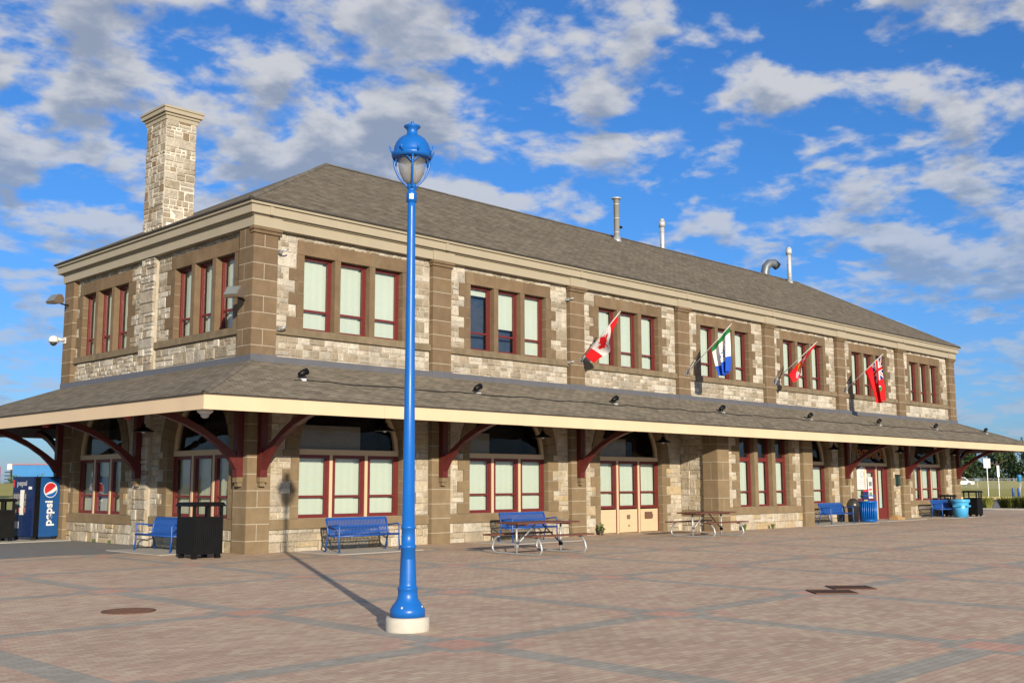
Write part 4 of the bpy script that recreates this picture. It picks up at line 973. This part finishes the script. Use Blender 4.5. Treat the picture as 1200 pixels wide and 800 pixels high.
m = MB(); m.lathe([(.11, -.10), (.10, -.15), (.05, -.20), (.01, -.21)], 18, 0, -.42); m.build('dome', mat('smoked_dome', (.05, .05, .055), .1), r)
r = thing('dome_camera', 'small white dome camera under the near corner of the canopy', 'camera', (-2.35, -2.1, 3.20)); m = MB()
m.lathe([(.17, .06), (.17, -.02), (.13, -.05), (.11, -.07)], 20); m.build('housing', M_WHITE, r); m = MB(); m.lathe([(.10, -.06), (.085, -.12), (.04, -.155), (.005, -.16)], 20); m.build('dome', M_STEEL, r)
for x, zz, l in ((.80, 5.49, 'by the sill right of the near corner pilaster'), (.80, 7.45, 'high up right of the near corner pilaster'), (11.66, 7.54, 'high up left of the maple leaf flag'), (11.66, 5.49, 'low down left of the maple leaf flag')):
    r = thing('wall_hook', 'small galvanised hook on the upper wall '+l, 'hook', (x, 0, zz), 0, 'small hooks on the upper wall'); m = MB(); m.box(-.03, .03, -.02, .16, -.04, .04); m.build('plate', M_GALV, r); m = MB(); m.tube([(0, 0, 0), (0, -.09, .0), (.06, -.14, .03), (.12, -.12, .06)], .022, 6); m.build('hook', M_GALV, r)
r = thing('wall_lantern', 'small dark green wall lantern right of the red entrance door', 'lantern', (34.75, .15, 1.75)); m = MB(); m.box(-.09, .09, -.16, 0, -.2, .22); m.build('body', mat('dark_teal', (.02, .06, .06), .4), r)
m = MB(); m.box(-.12, .12, -.19, 0, .22, .27); m.box(-.1, .1, -.17, 0, -.24, -.2); m.build('cap', M_BLACK, r)

# ------------------------------------------------------------------ notices at the door
dx = 5*S+1.58; yD = -(dfD+.012)
r = thing('notice_board', 'white house shaped notice on the red entrance door', 'notice', (dx+.86, yD, 1.35)); m = MB()
m.prism([(-.48, 0), (.42, 0), (.42, .86), (0, 1.06), (-.48, .86)], 1, -.014, 0); m.build('panel', M_WHITE, r)
m = MB(); m.tube([(.16*math.cos(a), -.018, .68+.13*math.sin(a)) for a in [i*math.pi/8 for i in range(17)]], .012, 5)
for q in range(4): m.box(-.34, .3, -.018, -.014, .42-q*.1, .435-q*.1)
m.build('print', mat('grey_print', (.3, .33, .38), .6), r)
r = thing('poster', 'dark blue poster with yellow band on the red entrance door', 'poster', (dx+1.1, yD-.012, .55)); m = MB(); m.box(-.22, .3, -.008, 0, 0, .78); m.build('sheet', mat('poster_navy', (.02, .025, .12), .5), r)
m = MB(); m.box(-.16, .24, -.012, -.008, .20, .34); m.build('band', mat('poster_yellow', (.6, .45, .05), .5), r); m = MB(); m.box(-.22, .3, -.012, -.008, .70, .78); m.build('heading', M_VR, r); m = MB(); m.box(-.16, .05, -.012, -.008, .08, .18); m.build('print', M_WHITE, r)
r = thing('poster', 'white sheet with small red and green print on the right door pane', 'poster', (dx+1.62, yD-.002, .95)); m = MB(); m.box(-.24, .22, -.006, 0, 0, .95); m.build('sheet', M_WHITE, r)
m = MB(); m.box(-.14, .14, -.009, -.006, .55, .75); m.build('print', mat('print_grey', (.2, .22, .25), .6), r); m = MB(); m.box(-.16, .14, -.009, -.006, .36, .43); m.build('heading', M_VR, r); m = MB(); m.box(-.14, .14, -.009, -.006, .10, .28); m.build('picture', mat('print_green', (.2, .32, .15), .6), r)
r = thing('timber_block', 'pale timber block on the ground at the entrance door', 'block', (dx+1.9, -.75, .012)); m = MB(); m.box(-.35, .35, -.2, .2, 0, .10); m.build('plank', M_TIMB, r); m = MB(); m.box(-.3, .2, -.12, .12, .10, .19); m.build('board', M_TIMB, r)

# ------------------------------------------------------------------ ironwork in the paving
m = MB(); m.lathe([(.345, -.02), (.345, .012), (.325, .014)], 36); 
for i in range(-6, 7):
    for j in range(-6, 7):
        if i*i+j*j < 36: m.box(i*.047-.015, i*.047+.015, j*.047-.015, j*.047+.015, .014, .019)
o = m.build('manhole_cover', M_RUST); o.location = (-7.28, -9.05, 0); tag(o, 'round rusty manhole cover in the paving at lower left', 'manhole cover')
def grate(label, x, y, rz):
    r = thing('drain_grate', label, 'drain grate', (x, y, .004), rz, 'drain grates'); m = MB(); m.box(-.62, .62, -.30, -.26, 0, .014); m.box(-.62, .62, .26, .30, 0, .014); m.box(-.62, -.58, -.26, .26, 0, .014); m.box(.58, .62, -.26, .26, 0, .014); m.build('frame', M_RUST, r)
    m = MB(); 
    for i in range(19): x0 = -.56+i*.06; m.box(x0, x0+.03, -.26, .26, .0, .011)
    m.build('bars', M_RUST, r); m = MB(); m.add([(-.6, -.28, .002), (.6, -.28, .002), (.6, .28, .002), (-.6, .28, .002)], [(0, 1, 2, 3)]); m.build('pit', M_DARK, r); return r
grate('rusty drain grate in the paving, the nearer left one of the pair', 1.28, -14.52, R(-45)).scale = (.52, .95, 1); grate('rusty drain grate in the paving, the farther right one of the pair', 2.10, -14.40, R(-45)).scale = (.52, .95, 1)

# ------------------------------------------------------------------ plants
def leaves(m, c, rad, n, size, rng, shell=.55):
    for _ in range(n):
        while True:
            p = Vector((rng.uniform(-1, 1), rng.uniform(-1, 1), rng.uniform(-1, 1)))
            if shell < p.length < 1: break
        q = Vector(c)+Vector((p.x*rad[0], p.y*rad[1], p.z*rad[2])); a = Vector((rng.gauss(0, 1), rng.gauss(0, 1), rng.gauss(0, 1))).normalized(); b = a.orthogonal().normalized(); s = size*rng.uniform(.6, 1.4)
        m.add([tuple(q-a*s), tuple(q+b*s*.6), tuple(q+a*s), tuple(q-b*s*.6)], [(0, 1, 2, 3)])
def tree(label, x, y, z0, h, w, rng, conifer=False, n=1300):
    r = thing('tree', label, 'tree', (x, y, z0), 0, 'trees behind the fence'); m = MB(); m.tube([(0, 0, -.3), (.1, 0, h*.3), (.0, .15, h*.6), (.1, 0, h*.9)], [w*.06, w*.05, w*.03, .02], 8)
    for i in range(5): a = rng.uniform(0, 6.28); zz = h*rng.uniform(.25, .6); m.tube([(0, 0, zz), (math.cos(a)*w*.3, math.sin(a)*w*.3, zz+h*.14)], [w*.025, w*.008], 6)
    m.build('trunk', M_BARK, r); m = MB()
    if conifer:
        for i in range(14): t = i/13; rr = w*.5*(1-t)*.95+.15; leaves(m, (0, 0, h*(.12+.88*t)), (rr, rr, h*.05), int(n/14*(1.3-t)), .28, rng, .2)
    else:
        for i in range(13):
            a = rng.uniform(0, 6.28); t = i/12+rng.uniform(-.04, .04); rr = w*.5*math.sqrt(max(0.05, 1-(2*t-1)**2))*rng.uniform(.3, .75)
            k = w*rng.uniform(.16, .27); leaves(m, (math.cos(a)*rr, math.sin(a)*rr, h*(.02+.90*t)), (k, k, k*.85), n//13, .27, rng, .35)
    m.build('crown', M_LEAF, r, recalc=False); return r
trng = random.Random(21)
base0, base1 = Vector((180, 68, 0)), Vector((212, 33, 0))
names = ['broad dark tree', 'tall narrow conifer', 'rounded leafy tree', 'ragged leafy tree', 'pointed dark spruce', 'spreading leafy tree']
for i in range(22):
    t = i/21; p = base0.lerp(base1, t); rowb = i % 2; nrm = Vector((.74, .67, 0))
    p = p+nrm*(rowb*9+trng.uniform(-2, 2)); con = i % 5 == 1
    tree('%s behind the chain link fence, %s from the left in the row' % (names[1] if con else names[(i*2) % 6 if (i*2) % 6 not in (1, 4) else 0], ['first', 'second', 'third', 'fourth', 'fifth', 'sixth', 'seventh', 'eighth', 'ninth', 'tenth', 'eleventh', 'twelfth', 'thirteenth', 'fourteenth', 'fifteenth', 'sixteenth', 'seventeenth', 'eighteenth', 'nineteenth', 'twentieth', 'twenty-first', 'twenty-second'][i]), p.x, p.y, 1.6, trng.uniform(6.6, 7.9) if not con else trng.uniform(7.6, 8.6), trng.uniform(6, 8.5) if not con else 4.6, trng, con)
def bush(name, label, x, y, z0, rad, n, size, M, rng, group=None, cat='bush'):
    r = thing(name, label, cat, (x, y, z0), 0, group); m = MB()
    for i in range(6): a = rng.uniform(0, 6.28); q = rng.uniform(.1, .6); leaves(m, (math.cos(a)*rad[0]*q, math.sin(a)*rad[1]*q, rad[2]*rng.uniform(.5, 1.35)), (rad[0]*.5, rad[1]*.5, rad[2]*.5), n//6, size, rng, .1)
    m.build('foliage', M, r, recalc=False); m = MB()
    for i in range(5): a = i*1.26; m.tube([(0, 0, -.05), (math.cos(a)*rad[0]*.4, math.sin(a)*rad[1]*.4, rad[2])], [.03, .01], 5)
    m.build('stem', M_BARK, r); return r
bush('bush', 'sparse green bush in front of the blue shed, beyond the vending machine', 10.5, 38.3, 0, (1.0, 1.0, 1.25), 420, .09, M_LEAF2, trng)
for q, (px_, py_, w_) in enumerate(((71.5, 203, 1.6),)): bush('bush', 'dark bush at the left end of the blue shed', px_, py_, .3, (1.6, 1.6, 2.2), 380, .22, M_LEAF2, trng)
def blades(name, label, x, y, r0, h, n, M, rng, cat, group=None):
    m = MB()
    for i in range(n):
        a = rng.uniform(0, 6.28); b = rng.uniform(0, r0*.4); l = h*rng.uniform(.6, 1); sp = r0*rng.uniform(.4, 1.1); w_ = .02 if h > .3 else .010
        p0 = Vector((math.cos(a)*b, math.sin(a)*b, 0)); p1 = p0+Vector((math.cos(a)*sp*.5, math.sin(a)*sp*.5, l*.8)); p2 = p0+Vector((math.cos(a)*sp, math.sin(a)*sp, l)); s = Vector((-math.sin(a), math.cos(a), 0))*w_
        m.add([tuple(p0-s), tuple(p0+s), tuple(p1+s*.8), tuple(p1-s*.8), tuple(p2)], [(0, 1, 2, 3), (3, 2, 4)])
    o = m.build(name, M, recalc=False); o.location = (x, y, 0); return tag(o, label, cat, group)
for i in range(13):
    blades('ornamental_grass', 'clump of yellow green ornamental grass in the bed along the plaza kerb', 54.8+trng.uniform(-.3, .5)+.6*(i % 2), 3.7-i*.62, .62, .88, 240, M_ORN, trng, 'grass clump', 'ornamental grass clumps in the bed')
bush('weed', 'leafy weed growing at the wall left of the cream panelled doorway', 13.0, -.16, 0, (.17, .12, .24), 90, .045, M_LEAF2, trng, None, 'weed')
for x, y, h, l in ((19.0, -1.62, .26, 'low weed at the foot of the projecting bay'), (20.9, -1.62, .2, 'small weed farther along the foot of the projecting bay'), (-.12, 7.9, .12, 'tiny weed at the foot of the end wall, by the vending machine'), (-.12, 6.9, .12, 'tiny weed at the foot of the end wall, below the left window')):
    r_ = random.Random(int(x*100)); o = blades('weed', l, x, y, h*.5, h, 60, M_LEAF2, r_, 'weed')

# ------------------------------------------------------------------ beyond the station
def sign(name, label, x, y, zt, w, h, zp, M, yaw):
    r = thing(name, label, 'sign', (x, y, -.02), yaw); m = MB(); m.box(-.04, .04, -.04, .04, 0, zt); m.build('post', M_GALV, r)
    m = MB(); m.box(-w/2, w/2, -.06, -.04, zp-h, zp); m.build('panel', M, r); return r
sign('road_sign', 'white rectangular sign on a grey post beyond the far end of the station', 98.8, 20.6, 4.0, .72, .95, 4.08, M_WHITE, R(-40))
sign('road_sign', 'narrow white and red sign on a thin post near the chain link fence', 107.8, 22.9, 3.4, .28, 1.25, 3.5, M_WHITE, R(-40))
for x, y, l in ((90.4, 15.1, 'left one of the two short blue bollards by the road'), (88.7, 14.0, 'right one of the two short blue bollards by the road')):
    m = MB(); m.lathe([(.11, -.05), (.11, 1.05), (.08, 1.12), (.02, 1.14)], 14); o = m.build('bollard', M_BENCH); o.location = (x, y, 0); tag(o, l, 'bollard', 'blue bollards by the road')
r = thing('fence', 'grey chain link fence along the edge of the grass field', 'fence', (136.9, 39.6, .1)); dv = Vector((.703, -.711, 0)); LF = 40
m = MB()
for zz in (.1, 2.05): m.tube([tuple(dv*-6+Vector((0, 0, zz))), tuple(dv*LF+Vector((0, 0, zz)))], .035, 6)
m.build('rail', M_GALV, r)
for i in range(16): m = MB(); p = dv*(-6+i*3); m.tube([tuple(p+Vector((0, 0, -.2))), tuple(p+Vector((0, 0, 2.12)))], .04, 6); m.build('post', M_GALV, r)
mesh_ = bpy.data.materials.new('chain_link'); mesh_.use_nodes = True; g = NG(mesh_.node_tree); oc = g.node('ShaderNodeTexCoord').outputs['Object']; s = g.node('ShaderNodeSeparateXYZ', {0: oc})
a_ = g.m('ADD', s.outputs[0], s.outputs[1]); l1 = g.m('FRACT', g.m('MULTIPLY', g.m('ADD', g.m('SUBTRACT', s.outputs[0], s.outputs[1]), g.m('MULTIPLY', s.outputs[2], 1.4)), 8)); l2 = g.m('FRACT', g.m('MULTIPLY', g.m('SUBTRACT', g.m('SUBTRACT', s.outputs[0], s.outputs[1]), g.m('MULTIPLY', s.outputs[2], 1.4)), 8))
wire = g.m('MAXIMUM', g.m('LESS_THAN', l1, .025), g.m('LESS_THAN', l2, .025)); b = g.n['Principled BSDF']; b.inputs['Base Color'].default_value = (.4, .42, .43, 1); b.inputs['Metallic'].default_value = .5; g.set(b.inputs['Alpha'], wire)
m = MB(); p, q = dv*-6, dv*LF; m.add([(p.x, p.y, .1), (q.x, q.y, .1), (q.x, q.y, 2.05), (p.x, p.y, 2.05)], [(0, 1, 2, 3)]); m.build('mesh', mesh_, r)
m = MB(); m.lathe([(.20, .0), (.21, .55), (.23, .56), (.23, .62), (.1, .68)], 14); bb = thing('litter_barrel', 'light blue barrel on a post by the chain link fence', 'barrel', (101.1, 18.3, 0)); 
m2 = MB(); m2.tube([(0, 0, 0), (0, 0, 1.75)], .05, 8); m2.build('post', M_GALV, bb); o = m.build('drum', M_LBLUE, bb); o.location = (0, 0, 1.72)
car = thing('parked_car', 'small white car parked behind the chain link fence', 'car', (151.7, 45.4, 1.0), R(-45)); m = MB()
m.prism([(-2.1, .35), (2.1, .35), (2.15, .75), (1.3, .9), (.7, 1.42), (-1.2, 1.45), (-1.9, .95), (-2.15, .85)], 1, -.85, .85); m.build('body', M_WHITE, car)
m = MB(); m.prism([(1.1, .92), (.62, 1.36), (-1.1, 1.38), (-1.6, .95)], 1, -.87, .87); m.build('glazing', M_DARK, car)
for x in (-1.3, 1.3):
    for y in (-.8, .8): m = MB(); m.tube([(x, y-.1, .33), (x, y+.1, .33)], .33, 16); m.build('wheel', M_BLACKP, car)
r = thing('street_light', 'tall grey street light on a pole at the far right', 'street light', (112.6, 20.6, 0)); m = MB(); m.tube([(0, 0, 0), (0, 0, 8.9), (.1, -.1, 9.1)], [.09, .06, .05], 8); m.build('pole', M_GALV, r); m = MB(); m.box(-1.2, .1, -.12, .12, 8.85, 9.05); o = m.build('head', M_BLACK, r)
# blue shed on the left
sh = thing('blue_shed', 'bright blue sheet metal shed with a thin red roof edge, far behind the vending machine', 'shed', (75.9, 216.2, .2), R(-45)); m = MB()
m.box(0, 26, 0, 9, 0, 5.7)
for i in range(52): m.box(i*.5+.05, i*.5+.25, -.06, 0, 0, 5.6)
m.build('wall', M_SHED, sh); m = MB(); m.box(-.1, 26.1, -.15, 9.1, 5.7, 5.95); m.build('roof_edge', mat('red_trim', (.40, .16, .17), .6), sh)
m = MB(); m.box(-1.0, -.05, -.5, .6, 4.7, 5.9); m.build('vent_box', M_WHITE, sh)
m = MB(); m.lathe_at((0, 0, 0), [(.75, -.05), (.75, .05)], 20); o = m.build('yellow_panel', mat('mural_yellow', (.55, .40, .06), .6), sh); o.rotation_euler = (R(90), 0, 0); o.location = (1.0, -.12, 1.5)
m = MB(); 
for i in range(6): m.box(-1.6, -.2, -.3, .3, .3+i*.75, .55+i*.75)
m.box(-.5, -.2, -.2, .2, 0, 5); m.build('ladder', mat('dark_ladder', (.04, .06, .07), .7), sh)
r = thing('maroon_sign', 'maroon sign board on posts at the left edge, beside the blue shed', 'sign', (31.6, 102.7, 0), R(-25)); m = MB(); m.box(-1.4, .25, -.06, .06, 1.75, 3.65); m.build('board', mat('maroon_board', (.28, .02, .07), .6), r); m = MB(); m.box(-1.1, -.98, -.05, .05, 0, 1.75); m.box(-.1, .02, -.05, .05, 0, 1.75); m.build('post', M_GALV, r)
